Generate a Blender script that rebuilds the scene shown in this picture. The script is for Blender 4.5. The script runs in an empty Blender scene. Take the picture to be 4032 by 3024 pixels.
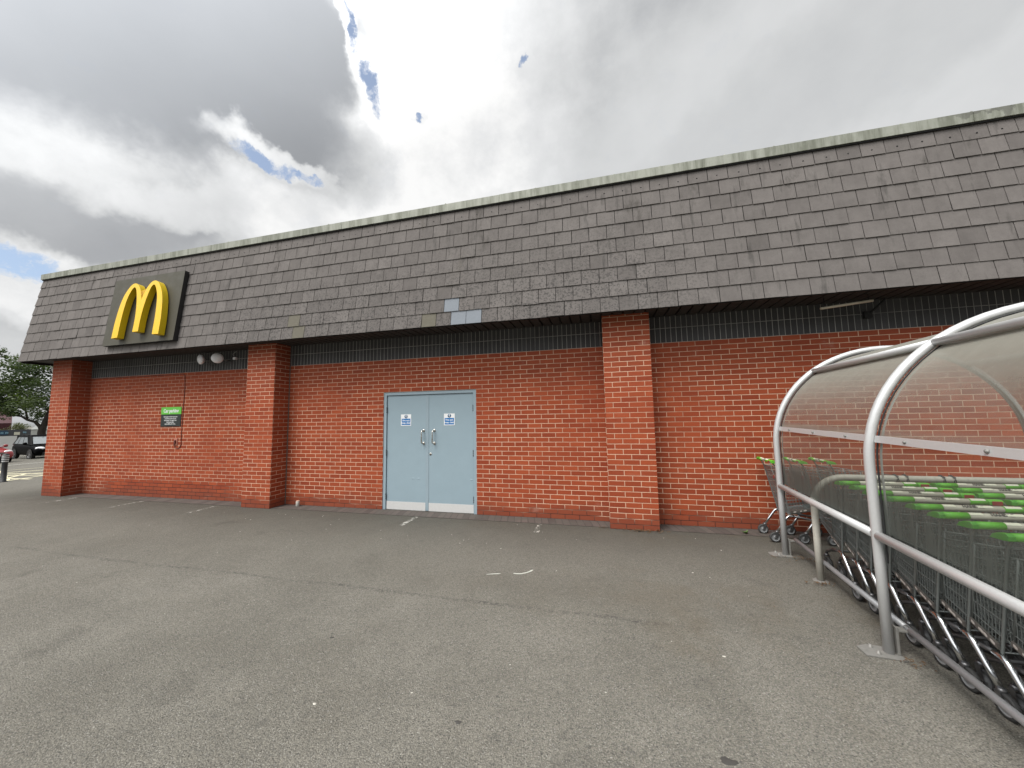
import bpy, bmesh, math, random
from mathutils import Vector, Matrix
R = math.radians
random.seed(7)
sc = bpy.context.scene
COL = sc.collection

# ------------------------------------------------------------------ helpers
class MB:
    """collects faces; build() links them as one mesh object with box-projected UVs in metres"""
    def __init__(s): s.v = []; s.f = []; s.sm = []; s.t = []
    def face(s, pts, smooth=False, tint=0.5):
        n = len(s.v); s.v += [tuple(p) for p in pts]; s.f.append(tuple(range(n, n+len(pts)))); s.sm.append(smooth); s.t.append(tint)
    def raw(s, vs, fs, smooth=False, tint=0.5):
        n = len(s.v); s.v += [tuple(p) for p in vs]
        for f in fs: s.f.append(tuple(i+n for i in f)); s.sm.append(smooth); s.t.append(tint)
    def box(s, x0, x1, y0, y1, z0, z1, M=None, tint=0.5):
        vs = [(x0,y0,z0),(x1,y0,z0),(x1,y1,z0),(x0,y1,z0),(x0,y0,z1),(x1,y0,z1),(x1,y1,z1),(x0,y1,z1)]
        if M is not None: vs = [tuple(M @ Vector(v)) for v in vs]
        s.raw(vs, [(0,3,2,1),(4,5,6,7),(0,1,5,4),(1,2,6,5),(2,3,7,6),(3,0,4,7)], tint=tint)
    def tube(s, path, r, seg=8, cap=True, smooth=True, tint=0.5):
        path = [Vector(p) for p in path]; n = len(path)
        rs = r if isinstance(r, (list, tuple)) else [r]*n
        d0 = (path[1]-path[0]).normalized()
        up = Vector((0,0,1)) if abs(d0.z) < .9 else Vector((1,0,0))
        a = d0.cross(up).normalized(); vs = []; fs = []
        for i, p in enumerate(path):
            d = (path[min(i+1,n-1)]-path[max(i-1,0)]).normalized()
            a = (a - d*a.dot(d)).normalized(); b = d.cross(a)
            for k in range(seg):
                t = 2*math.pi*k/seg
                vs.append(p + (a*math.cos(t)+b*math.sin(t))*rs[i])
        for i in range(n-1):
            for k in range(seg):
                k2 = (k+1) % seg
                fs.append((i*seg+k, i*seg+k2, (i+1)*seg+k2, (i+1)*seg+k))
        s.raw(vs, fs, smooth, tint)
        if cap:
            s.raw(vs[:seg], [tuple(range(seg))[::-1]], False, tint); s.raw(vs[-seg:], [tuple(range(seg))], False, tint)
    def prism(s, poly, y0, y1, M=None):
        """poly: list of (x,z), extruded along y"""
        n = len(poly); vs = [(x,y0,z) for x,z in poly]+[(x,y1,z) for x,z in poly]
        if M is not None: vs = [tuple(M @ Vector(v)) for v in vs]
        fs = [tuple(range(n)), tuple(range(n, 2*n))[::-1]]
        for i in range(n):
            j = (i+1) % n; fs.append((i, i+n, j+n, j))
        s.raw(vs, fs)
    def lathe(s, prof, M=None, seg=20, smooth=True):
        """prof: (r,z) list, about z"""
        vs = []; fs = []
        for r, z in prof:
            for k in range(seg):
                t = 2*math.pi*k/seg; vs.append((r*math.cos(t), r*math.sin(t), z))
        if M is not None: vs = [tuple(M @ Vector(v)) for v in vs]
        for i in range(len(prof)-1):
            for k in range(seg):
                k2 = (k+1) % seg; fs.append((i*seg+k, i*seg+k2, (i+1)*seg+k2, (i+1)*seg+k))
        s.raw(vs, fs, smooth)
    def build(s, name, mat, parent=None, label=None, fix=True, u0=0.0, v0=0.0, bevel=0):
        me = bpy.data.meshes.new(name); me.from_pydata(s.v, [], s.f)
        if fix:
            bm = bmesh.new(); bm.from_mesh(me)
            bmesh.ops.remove_doubles(bm, verts=bm.verts, dist=1e-5)
            if len(bm.faces) == len(s.f):
                bmesh.ops.recalc_face_normals(bm, faces=bm.faces); bm.to_mesh(me)
            bm.free()
        me.polygons.foreach_set('use_smooth', s.sm)
        at = me.attributes.new('tint', 'FLOAT', 'FACE'); at.data.foreach_set('value', s.t)
        uv = me.uv_layers.new(name='UVMap'); dat = [0.0]*(2*len(me.loops))
        for p in me.polygons:
            nx, ny, nz = (abs(c) for c in p.normal)
            for li in p.loop_indices:
                x, y, z = me.vertices[me.loops[li].vertex_index].co
                if ny >= nx and ny >= nz: u, v = x, z
                elif nx >= nz: u, v = y, z
                else: u, v = x, y
                dat[2*li] = u-u0; dat[2*li+1] = v-v0
        uv.data.foreach_set('uv', dat)
        me.update()
        o = bpy.data.objects.new(name, me); COL.objects.link(o)
        if mat is not None: me.materials.append(mat)
        if parent is not None: o.parent = parent
        if label: o['label'] = label
        if bevel:
            b = o.modifiers.new('bevel', 'BEVEL'); b.width = bevel; b.segments = 2; b.limit_method = 'ANGLE'
        return o

def tag(o, label=None, cat=None, group=None, kind=None):
    for k, v in (('label', label), ('category', cat), ('group', group), ('kind', kind)):
        if v: o[k] = v
    return o
def thing(name, label, cat, loc=(0,0,0), rotz=0, group=None):
    o = bpy.data.objects.new(name, None); COL.objects.link(o); o.empty_display_size = .1
    o.location = loc; o.rotation_euler = (0,0,rotz)
    return tag(o, label, cat, group)
def copy_tree(o, parent=None):
    c = o.copy(); COL.objects.link(c)
    if parent is not None: c.parent = parent
    for ch in list(o.children): copy_tree(ch, c)
    return c
def text(name, body, size, mat, parent, M, extrude=.0006, bold=0.0, align='CENTER', spacing=1.0, xs=1.0):
    cu = bpy.data.curves.new(name, 'FONT'); cu.body = body; cu.size = size; cu.align_x = align; cu.align_y = 'CENTER'
    cu.extrude = extrude; cu.offset = bold; cu.space_line = spacing
    t = bpy.data.objects.new('tmp', cu); COL.objects.link(t)
    me = bpy.data.meshes.new_from_object(t.evaluated_get(bpy.context.evaluated_depsgraph_get()))
    bpy.data.objects.remove(t); bpy.data.curves.remove(cu)
    me.transform(M @ Matrix.Diagonal((xs,1,1,1))); me.name = name
    o = bpy.data.objects.new(name, me); COL.objects.link(o); me.materials.clear(); me.materials.append(mat)
    if parent is not None: o.parent = parent
    return o
FACE_S = Matrix.Rotation(R(90), 4, 'X')       # lettering that faces -Y

# ------------------------------------------------------------------ node helpers
class NT:
    def __init__(s, tree): s.t = tree; s.n = tree.nodes; s.l = tree.links
    def new(s, typ, **kw):
        n = s.n.new(typ)
        for k, v in kw.items(): setattr(n, k, v)
        return n
    def put(s, sock, v):
        if isinstance(v, bpy.types.NodeSocket): s.l.new(v, sock)
        else:
            if hasattr(sock, 'default_value'):
                try: sock.default_value = v
                except Exception: sock.default_value = (v, v, v) if not hasattr(v, '__len__') else tuple(v)+(1,)
    def math(s, op, a, b=0.0, c=None, clamp=False):
        n = s.new('ShaderNodeMath', operation=op, use_clamp=clamp); s.put(n.inputs[0], a); s.put(n.inputs[1], b)
        if c is not None: s.put(n.inputs[2], c)
        return n.outputs[0]
    def vmath(s, op, a, b=(0,0,0)):
        n = s.new('ShaderNodeVectorMath', operation=op); s.put(n.inputs[0], a)
        if op == 'SCALE': s.put(n.inputs[3], b)
        else: s.put(n.inputs[1], b)
        return n.outputs['Value'] if op in ('DOT_PRODUCT','LENGTH') else n.outputs[0]
    def mix(s, f, a, b, blend='MIX'):
        n = s.new('ShaderNodeMix', data_type='RGBA', blend_type=blend, clamp_factor=True)
        s.put(n.inputs[0], f); s.put(n.inputs[6], col4(a)); s.put(n.inputs[7], col4(b)); return n.outputs[2]
    def mixf(s, f, a, b):
        n = s.new('ShaderNodeMix', data_type='FLOAT', clamp_factor=True)
        s.put(n.inputs[0], f); s.put(n.inputs[2], a); s.put(n.inputs[3], b); return n.outputs[0]
    def noise(s, vec=None, scale=5, detail=4, rough=.5, out=0, dist=0.0):
        n = s.new('ShaderNodeTexNoise'); 
        if vec is not None: s.put(n.inputs['Vector'], vec)
        n.inputs['Scale'].default_value = scale; n.inputs['Detail'].default_value = detail; n.inputs['Roughness'].default_value = rough
        n.inputs['Distortion'].default_value = dist
        return n.outputs[out]
    def voronoi(s, vec, scale, out='Distance', feature='F1', rnd=1.0):
        n = s.new('ShaderNodeTexVoronoi', feature=feature); s.put(n.inputs['Vector'], vec); n.inputs['Scale'].default_value = scale
        n.inputs['Randomness'].default_value = rnd
        return n.outputs[out]
    def ramp(s, v, a, b, c=0.0, d=1.0, smooth=True):
        n = s.new('ShaderNodeMapRange', interpolation_type='SMOOTHSTEP' if smooth else 'LINEAR'); n.clamp = True
        s.put(n.inputs[0], v); s.put(n.inputs[1], a); s.put(n.inputs[2], b); s.put(n.inputs[3], c); s.put(n.inputs[4], d); return n.outputs[0]
    def cramp(s, f, stops):
        n = s.new('ShaderNodeValToRGB'); e = n.color_ramp.elements
        while len(e) < len(stops): e.new(.5)
        for i, (p, c) in enumerate(stops): e[i].position = p; e[i].color = col4(c)
        s.put(n.inputs[0], f); return n.outputs[0]
    def sep(s, v):
        n = s.new('ShaderNodeSeparateXYZ'); s.put(n.inputs[0], v); return n.outputs
    def comb(s, x, y, z):
        n = s.new('ShaderNodeCombineXYZ'); s.put(n.inputs[0], x); s.put(n.inputs[1], y); s.put(n.inputs[2], z); return n.outputs[0]
    def scalev(s, v, sx, sy, sz): return s.vmath('MULTIPLY', v, (sx, sy, sz))
    def bump(s, h, dist, strength=1.0, normal=None):
        n = s.new('ShaderNodeBump'); s.put(n.inputs['Height'], h); n.inputs['Distance'].default_value = dist; n.inputs['Strength'].default_value = strength
        if normal is not None: s.put(n.inputs['Normal'], normal)
        return n.outputs[0]
def col4(c):
    if isinstance(c, bpy.types.NodeSocket): return c
    if not hasattr(c, '__len__'): return (c, c, c, 1)
    return tuple(c) if len(c) == 4 else tuple(c)+(1,)
def mat_new(name):
    m = bpy.data.materials.new(name); m.use_nodes = True; nt = NT(m.node_tree); b = nt.n['Principled BSDF']; return m, nt, b
def pos(nt): return nt.new('ShaderNodeNewGeometry').outputs['Position']
def objc(nt): return nt.new('ShaderNodeTexCoord').outputs['Object']
def simple(name, c, rough=.5, metal=0.0, var=.12, vscale=14, spec=.5, bump=0.0, coat=0.0):
    m, nt, b = mat_new(name); p = objc(nt)
    n = nt.noise(p, vscale, 5, .6); d = tuple(x*(1-var) for x in c); l = tuple(min(1, x*(1+var)) for x in c)
    nt.put(b.inputs['Base Color'], nt.mix(n, d, l)); b.inputs['Metallic'].default_value = metal
    nt.put(b.inputs['Roughness'], nt.ramp(nt.noise(p, vscale*2.3, 4, .6), .3, .7, max(.03, rough-.08), min(1, rough+.1)))
    b.inputs['Specular IOR Level'].default_value = spec
    if coat: b.inputs['Coat Weight'].default_value = coat; b.inputs['Coat Roughness'].default_value = .06
    if bump: nt.put(b.inputs['Normal'], nt.bump(n, bump))
    return m

# ------------------------------------------------------------------ materials
def brick_mat(name, c1, c2, mortar, mortar_dark, bw=.225, rh=.075, ms=.0051, offset=.5, stain=True, seed=0.0):
    m, nt, b = mat_new(name); P = pos(nt)
    uv = nt.new('ShaderNodeUVMap', uv_map='UVMap').outputs[0]
    wob = nt.vmath('SCALE', nt.vmath('SUBTRACT', nt.noise(P, 9, 2, .5, 1), (.5,.5,.5)), .0022)
    u2 = nt.vmath('ADD', uv, wob)
    br = nt.new('ShaderNodeTexBrick', offset=offset, offset_frequency=2, squash=1.0, squash_frequency=2)
    nt.put(br.inputs['Vector'], u2)
    for k, v in (('Color1', (0,0,0,1)), ('Color2', (1,1,1,1)), ('Mortar', (.5,.5,.5,1))): br.inputs[k].default_value = v
    for k, v in (('Scale', 1), ('Mortar Size', ms), ('Mortar Smooth', .12), ('Bias', 0), ('Brick Width', bw), ('Row Height', rh)): br.inputs[k].default_value = v
    t = nt.sep(br.outputs['Color'])[0]; fac = br.outputs['Fac']
    x, y, z = nt.sep(P)[0:3]
    big = nt.noise(P, .55, 4, .6); mid = nt.noise(P, 2.6, 5, .62); fine = nt.noise(P, 70, 3, .6)
    tb = nt.ramp(nt.math('ADD', nt.math('MULTIPLY', t, .75), nt.math('MULTIPLY', mid, .45)), .05, 1.15, 0, 1, False)
    base = nt.mix(tb, c1, c2)
    base = nt.mix(nt.ramp(t, .88, .98, 0, .30), base, tuple(.55*k for k in c1))          # odd burnt brick
    base = nt.mix(nt.ramp(fine, .25, .75, 0, .22), base, tuple(.6*k for k in c1))
    if stain:
        # grey-brown tone, stronger high on the wall
        hi = nt.ramp(z, 1.6, 3.0, 0, .38)
        base = nt.mix(nt.math('MULTIPLY', hi, nt.ramp(big, .25, .75, .45, 1)), base, (.225,.078,.052))
        st = nt.noise(nt.scalev(P, 7, 7, .45), 1.0, 5, .65)
        base = nt.mix(nt.ramp(st, .56, .82, 0, .30), base, (.12,.045,.028))
        low = nt.ramp(nt.math('ADD', z, nt.math('MULTIPLY', nt.math('SUBTRACT', mid, .5), .5)), .02, .34, .55, 0)
        base = nt.mix(low, base, (.165,.055,.034))
        # white salts blooming below the dark band and in a few low patches
        sal = nt.math('MULTIPLY', nt.ramp(nt.noise(nt.scalev(P, 1.6, 1.6, 2.2), 1, 6, .7), .60, .76, 0, .30), nt.math('ADD', nt.ramp(z, 2.2, 2.68, .15, 1), nt.ramp(z, .5, .1, 0, .6)))
        base = nt.mix(sal, base, (.52,.40,.33))
        # scuffed row at trolley-bumper height
        sc_ = nt.noise(nt.scalev(P, 3.5, 3.5, 60), 1.0, 3, .7)
        bandm = nt.math('MULTIPLY', nt.ramp(nt.math('ABSOLUTE', nt.math('SUBTRACT', z, .80)), .02, .09, 1, 0), nt.ramp(sc_, .55, .72, 0, .5))
        base = nt.mix(bandm, base, (.46,.20,.13))
    mv = nt.math('ADD', nt.math('MULTIPLY', nt.noise(nt.vmath('ADD', P, (seed,seed,0)), .8, 3, .55), .8), nt.math('MULTIPLY', nt.noise(P, 6, 4, .6), .35))
    mort = nt.mix(nt.ramp(mv, .38, .66), mortar_dark, mortar)
    if stain:
        # red-washed pointing in the lowest courses and faded pointing at the top
        lowm = nt.ramp(nt.math('ADD', z, nt.math('MULTIPLY', nt.math('SUBTRACT', nt.noise(nt.vmath('ADD', P, (3.1,0,0)), 1.1, 3, .6), .5), .7)), .04, .19, 1, 0)
        mort = nt.mix(lowm, mort, (.085,.032,.022))
        him = nt.math('MULTIPLY', nt.ramp(z, 1.9, 2.75, 0, 1), nt.ramp(x, -6.5, -3.0, .75, .12))
        mort = nt.mix(him, mort, (.30,.14,.10))
        lm = nt.math('MULTIPLY', nt.ramp(nt.math('ADD', z, nt.math('MULTIPLY', mid, .25)), .42, .55, 1, 0), nt.ramp(x, -5.6, -4.9, 1, 0))
        lm = nt.math('MULTIPLY', lm, nt.ramp(x, -9.4, -8.7, 0, 1))
        mort = nt.mix(lm, mort, (.055,.026,.02))
    nt.put(b.inputs['Base Color'], nt.mix(fac, base, mort))
    b.inputs['Roughness'].default_value = .88; b.inputs['Specular IOR Level'].default_value = .25
    h = nt.math('ADD', nt.math('MULTIPLY', fac, -1.0), nt.math('MULTIPLY', fine, .25))
    nt.put(b.inputs['Normal'], nt.bump(h, .005, .8))
    return m
M_BRICK = brick_mat('red_brick', (.236,.042,.0175), (.398,.085,.032), (.64,.415,.295), (.39,.205,.135))
M_BLUE = brick_mat('slate_blue_soldier_brick', (.050,.049,.050), (.085,.084,.087), (.36,.35,.33), (.17,.17,.165), bw=.075, rh=.225, ms=.0042, offset=0, stain=False, seed=5)

def tile_mat():
    m, nt, b = mat_new('weathered_fibre_cement_tile'); P = pos(nt); x, y, z = nt.sep(P)[0:3]
    t = nt.new('ShaderNodeAttribute', attribute_name='tint').outputs['Fac']
    n1 = nt.noise(P, .7, 4, .6); n2 = nt.noise(P, 5, 6, .65); st = nt.noise(nt.scalev(P, 9, 9, .9), 1, 5, .65)
    a = nt.math('ADD', nt.math('MULTIPLY', t, .34), nt.math('ADD', nt.math('MULTIPLY', n2, .55), nt.math('MULTIPLY', st, .46)))
    c = nt.mix(nt.ramp(a, .30, 1.05, 0, 1, False), (.104,.094,.089), (.226,.207,.196))
    # black worm-like lichen on tiles low and to the left of the door bay
    w = nt.vmath('ADD', P, nt.vmath('SCALE', nt.noise(P, 22, 3, .6, 1), .07))
    lich = nt.ramp(nt.noise(w, 34, 3, .6), .50, .60)
    reg = nt.math('MULTIPLY', nt.ramp(z, 3.2, 4.9, 1, .15), nt.math('MULTIPLY', nt.ramp(x, -6.2, -4.0, 0, 1), nt.ramp(x, 2.2, 4.2, 1, .12)))
    reg = nt.math('MULTIPLY', reg, nt.ramp(nt.math('ADD', nt.math('MULTIPLY', t, .8), n1), .50, .85))
    c = nt.mix(nt.math('MULTIPLY', nt.math('MULTIPLY', lich, reg), .62), c, (.035,.034,.034))
    c = nt.mix(nt.ramp(st, .54, .74, 0, .62), c, (.050,.047,.044))
    alg = nt.noise(nt.scalev(P, 2.4, 2.4, .5), 1, 4, .6)
    c = nt.mix(nt.math('MULTIPLY', nt.ramp(alg, .62, .78, 0, .55), nt.ramp(z, 3.7, 4.8, .25, 1)), c, (.070,.062,.034))
    blot = nt.math('MULTIPLY', nt.ramp(nt.noise(nt.scalev(P, 3.2, 3.2, 1.1), 1, 6, .7), .56, .72, 0, .70), nt.ramp(z, 4.0, 4.75, .12, 1))
    c = nt.mix(blot, c, (.044,.041,.034))
    sp = nt.noise(P, 210, 2, .6)
    c = nt.mix(nt.ramp(sp, .3, .7, 0, .25), c, (.05,.048,.046))
    nt.put(b.inputs['Base Color'], c); b.inputs['Roughness'].default_value = .92; b.inputs['Specular IOR Level'].default_value = .2
    nt.put(b.inputs['Normal'], nt.bump(nt.math('ADD', nt.noise(P, 120, 3, .6), nt.noise(P, 14, 3, .5)), .0025))
    return m
M_TILE = tile_mat()
M_NEWTILE = simple('pale_blue_grey_replacement_tile', (.190,.212,.240), .8, var=.10, vscale=30, bump=.001)
M_KHAKITILE = simple('khaki_replacement_tile', (.122,.112,.086), .85, var=.14, vscale=18, bump=.001)

def flash_mat():
    m, nt, b = mat_new('streaked_metal_flashing'); P = pos(nt)
    st = nt.noise(nt.scalev(P, 7, 3, .8), 1, 5, .7); n = nt.noise(P, 30, 4, .6)
    c = nt.mix(nt.ramp(st, .36, .66), (.315,.325,.280), (.150,.157,.122))
    c = nt.mix(nt.ramp(n, .45, .8, 0, .5), c, (.24,.26,.20))
    x = nt.sep(P)[0]
    c = nt.mix(nt.math('MULTIPLY', nt.ramp(x, 6.0, 6.7, 0, .7), nt.ramp(nt.noise(P, 6, 4, .6), .5, .56)), c, (.10,.10,.085))
    nt.put(b.inputs['Base Color'], c); b.inputs['Roughness'].default_value = .62; b.inputs['Metallic'].default_value = .1
    return m
M_FLASH = flash_mat()
M_SOFFIT = simple('dark_stained_soffit_board', (.034,.031,.028), .7, var=.3, vscale=9)
M_BLACK = simple('black_gap', (.012,.012,.012), .8)

def asphalt():
    m, nt, b = mat_new('weathered_asphalt'); P = pos(nt); x, y, z = nt.sep(P)[0:3]
    big = nt.noise(P, .35, 5, .6); mid = nt.noise(P, 2.1, 6, .65); 
    pw = nt.vmath('ADD', P, nt.vmath('SCALE', nt.noise(P, 60, 2, .5, 1), .012))
    vc = nt.sep(nt.voronoi(pw, 120, 'Color'))[0]; vd = nt.voronoi(pw, 120); sm = nt.noise(P, 240, 2, .6)
    v2 = nt.sep(nt.voronoi(pw, 165, 'Color'))[1]; cl_ = nt.noise(P, 27, 4, .7)
    c = nt.mix(nt.ramp(nt.math('ADD', nt.math('MULTIPLY', big, .6), nt.math('MULTIPLY', mid, .5)), .35, .75), (.157,.149,.127), (.232,.221,.192))
    c = nt.mix(nt.ramp(vc, 0, 1, 0, .60, False), nt.mix(1, c, (1.20,1.19,1.17), 'MULTIPLY'), nt.mix(1, c, (.60,.60,.60), 'MULTIPLY'))
    c = nt.mix(nt.ramp(v2, .93, .98, 0, .55), c, (.38,.37,.34))
    c = nt.mix(nt.ramp(v2, .0, .13, .75, 0), c, (.048,.048,.045))
    c = nt.mix(nt.ramp(cl_, .50, .72, 0, .38), c, (.088,.086,.078))
    c = nt.mix(nt.ramp(vd, .35, .75, 0, .45), c, (.06,.06,.057))
    # older, browner lane along the wall, laid up to a wandering joint
    j = nt.math('ADD', y, nt.math('ADD', 2.63, nt.math('MULTIPLY', nt.math('SUBTRACT', nt.noise(P, .9, 4, .6), .5), .16)))
    c = nt.mix(nt.ramp(j, -.22, .30, 0, .20), c, (.095,.088,.072))
    jm = nt.math('MULTIPLY', nt.ramp(nt.math('ABSOLUTE', j), .002, .040, 1, 0), nt.math('MULTIPLY', nt.ramp(cl_, .40, .62), nt.ramp(nt.noise(nt.scalev(P, 1.3, .3, 1), 1, 4, .65), .34, .60)))
    c = nt.mix(nt.math('MULTIPLY', jm, nt.ramp(x, 2.2, 3.4, .75, .2)), c, (.050,.050,.046))
    # dirt drifted along the wall and below the eaves, with contact shade painted in
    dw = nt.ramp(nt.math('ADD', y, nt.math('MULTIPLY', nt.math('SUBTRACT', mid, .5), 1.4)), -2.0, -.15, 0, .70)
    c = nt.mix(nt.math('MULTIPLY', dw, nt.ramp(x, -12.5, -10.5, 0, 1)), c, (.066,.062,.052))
    br = nt.math('MULTIPLY', nt.ramp(nt.noise(nt.vmath('ADD', P, (9,4,0)), .9, 5, .65), .48, .72, 0, .5), nt.ramp(x, .8, 3.4, .15, 1))
    c = nt.mix(br, c, (.112,.090,.060))
    c = nt.mix(nt.math('MULTIPLY', nt.ramp(nt.noise(nt.vmath('ADD', P, (2,7,0)), 3.3, 5, .7), .62, .74), .5), c, (.075,.073,.068))
    c = nt.mix(nt.ramp(nt.noise(nt.vmath('ADD', P, (5,1,0)), 1.25, 4, .6), .62, .70, 0, .22), c, (.05,.048,.042))
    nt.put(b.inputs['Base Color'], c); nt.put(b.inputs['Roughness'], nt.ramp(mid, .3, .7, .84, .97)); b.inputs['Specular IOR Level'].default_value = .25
    nt.put(b.inputs['Normal'], nt.bump(nt.math('ADD', nt.math('MULTIPLY', vd, -1.2), nt.math('ADD', nt.math('MULTIPLY', sm, .3), nt.math('MULTIPLY', vc, .7))), .006, .9))
    return m
M_ASPHALT = asphalt()
def paver_mat():
    m, nt, b = mat_new('brick_paver_edging'); P = pos(nt); uv = nt.new('ShaderNodeUVMap', uv_map='UVMap').outputs[0]
    br = nt.new('ShaderNodeTexBrick', offset=0, offset_frequency=2); x_, y_, z_ = nt.sep(P)[0:3]
    # herringbone-ish slant of the header course
    nt.put(br.inputs['Vector'], nt.comb(nt.math('ADD', x_, nt.math('MULTIPLY', y_, .22)), y_, 0))
    for k, v in (('Color1', (.058,.046,.041,1)), ('Color2', (.100,.080,.071,1)), ('Mortar', (.045,.040,.035,1))): br.inputs[k].default_value = v
    for k, v in (('Scale', 1), ('Mortar Size', .006), ('Mortar Smooth', .2), ('Brick Width', .108), ('Row Height', .30)): br.inputs[k].default_value = v
    c = nt.mix(nt.ramp(nt.noise(P, 4, 5, .6), .40, .66, 0, .75), br.outputs[0], (.074,.068,.058))
    nt.put(b.inputs['Base Color'], c); b.inputs['Roughness'].default_value = .9
    nt.put(b.inputs['Normal'], nt.bump(nt.math('MULTIPLY', br.outputs['Fac'], -1.0), .004)); return m
M_PAVER = paver_mat()
def worn_paint(name, c, lo, hi, sc_=9):
    m, nt, b = mat_new(name); P = pos(nt); n = nt.math('ADD', nt.math('MULTIPLY', nt.noise(P, sc_, 5, .7), .7), nt.math('MULTIPLY', nt.noise(P, 90, 2, .6), .35))
    tr = nt.new('ShaderNodeBsdfTransparent').outputs[0]; mx = nt.new('ShaderNodeMixShader')
    b.inputs['Base Color'].default_value = col4(c); b.inputs['Roughness'].default_value = .8
    nt.put(mx.inputs[0], nt.ramp(n, lo, hi)); nt.put(mx.inputs[1], tr); nt.put(mx.inputs[2], b.outputs[0])
    nt.put(nt.n['Material Output'].inputs[0], mx.outputs[0]); return m
M_WORN = worn_paint('worn_white_line_paint', (.40,.39,.35), .48, .64)
M_LINE = worn_paint('white_line_paint', (.62,.61,.57), .30, .45)
M_YEL = worn_paint('cream_hatch_paint', (.66,.61,.42), .28, .45)
M_SPLASH = simple('spilt_white_paint', (.56,.57,.51), .6, var=.25)

M_DOOR = simple('blue_grey_door_paint', (.268,.352,.400), .42, var=.05, vscale=5, bump=.0015)
M_FRAME = simple('blue_grey_frame_paint', (.270,.345,.390), .45, var=.07, vscale=9)
M_KICK = simple('brushed_aluminium_kick_plate', (.70,.70,.69), .45, metal=.35, var=.08, vscale=25)
M_STEEL = simple('satin_stainless_steel', (.62,.60,.56), .25, metal=1, var=.06)
M_DARKSTEEL = simple('dark_hinge_steel', (.075,.085,.095), .5, metal=.4)
M_SIGNW = simple('white_sign_plastic', (.80,.81,.81), .35, var=.03)
M_SIGNB = simple('mandatory_blue', (.010,.155,.43), .35, var=.04)
M_SIGNBD = simple('dark_symbol_blue', (.012,.085,.20), .35, var=.04)
M_GREEN = simple('bright_green_sign', (.135,.52,.060), .35, var=.05)
M_CHAR = simple('charcoal_sign', (.018,.024,.023), .45, var=.12)
M_LOGOBG = simple('dark_olive_grey_panel', (.068,.064,.048), .55, var=.05, vscale=3, spec=.3)
M_PANELEDGE = simple('black_panel_edge', (.010,.010,.010), .5)
M_YELLOW = simple('golden_yellow_acrylic', (.82,.50,.003), .35, var=.05, vscale=6)
M_YELSHADE = simple('golden_yellow_shaded_side', (.60,.42,.004), .45, var=.15, vscale=40)  # darker copy of the yellow, shade on the emblem sides put into colour
M_DISH = simple('white_radome', (.84,.85,.88), .35, var=.08, vscale=30)
M_ARMDARK = simple('dull_grey_bracket', (.10,.10,.10), .5)
M_PVC = simple('grey_pvc', (.45,.46,.45), .5)
M_CABLE = simple('dark_brown_cable', (.110,.028,.018), .6)
M_SOCKET = simple('salmon_painted_socket', (.42,.155,.105), .6)
M_CCTV = simple('white_camera_housing', (.78,.78,.74), .35)
M_DARKGLASS = simple('dark_camera_dome', (.010,.011,.012), .08)
M_CANW = simple('dirty_white_can', (.46,.45,.41), .5, var=.3, vscale=30)
M_CANTOP = simple('peach_can_top', (.55,.33,.24), .5)
M_TUBELIGHT = simple('cream_light_batten', (.58,.53,.42), .5, var=.08)
M_ALU = simple('silver_powder_coated_tube', (.56,.565,.565), .36, metal=.32, var=.07, vscale=60)
M_ALU2 = simple('galvanised_grey_tube', (.34,.345,.355), .48, metal=.45, var=.14, vscale=40)
M_HOOP = simple('weathered_cream_tube', (.52,.50,.44), .55, var=.22, vscale=16)
M_GALV = simple('galvanised_plate', (.235,.23,.215), .6, metal=.3, var=.25, vscale=30)
M_TRIM = simple('dull_pale_edge_trim', (.42,.42,.40), .5, var=.1)
M_SEAL = simple('black_rubber_seal', (.015,.015,.016), .6)
M_CHROME = simple('bright_chrome', (.60,.61,.62), .13, metal=1, var=.05)
M_WIRE = simple('grey_green_coated_wire', (.20,.217,.212), .45, metal=.25, var=.12)
M_BUMP = simple('grey_brown_bumper_strip', (.125,.115,.105), .45, var=.15)
M_REFL = simple('pale_reflector', (.62,.58,.54), .3)
M_GRIP = simple('lime_green_plastic', (.115,.46,.028), .42, var=.16, vscale=30)
M_GRIPD = simple('deep_green_end_cap', (.070,.32,.030), .45, var=.16, vscale=30)
M_HANDLE = simple('grimy_grey_handle', (.52,.50,.42), .5, var=.16, vscale=24)
M_LABEL = simple('cream_handle_sticker', (.74,.74,.60), .4, var=.08, vscale=40)
M_RED = simple('dark_red_coin_slot', (.30,.028,.022), .45)
M_RUBBER = simple('grey_rubber_tyre', (.045,.045,.045), .7, var=.25, vscale=40)
M_WHEELGREY = simple('pale_grey_wheel', (.20,.205,.21), .5, var=.2)
M_FORK = simple('zinc_castor_fork', (.17,.17,.175), .4, metal=.8, var=.2, vscale=50)
M_INK = simple('dark_printed_ink', (.06,.06,.055), .6)
M_PINK = simple('pink_red_key_tag', (.62,.10,.11), .5)
M_GUM = simple('trodden_dark_gum', (.045,.042,.038), .8)
M_LITTER = simple('pale_litter', (.46,.44,.39), .8)
M_LEAFLIT = simple('dry_brown_leaf', (.105,.058,.026), .8, var=.4, vscale=60)
M_WEED = simple('small_green_weed', (.10,.18,.04), .7, var=.3)
M_BOLL = simple('black_bollard', (.022,.024,.026), .5)
M_BOLLW = simple('reflective_white_band', (.66,.67,.67), .45)

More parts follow.
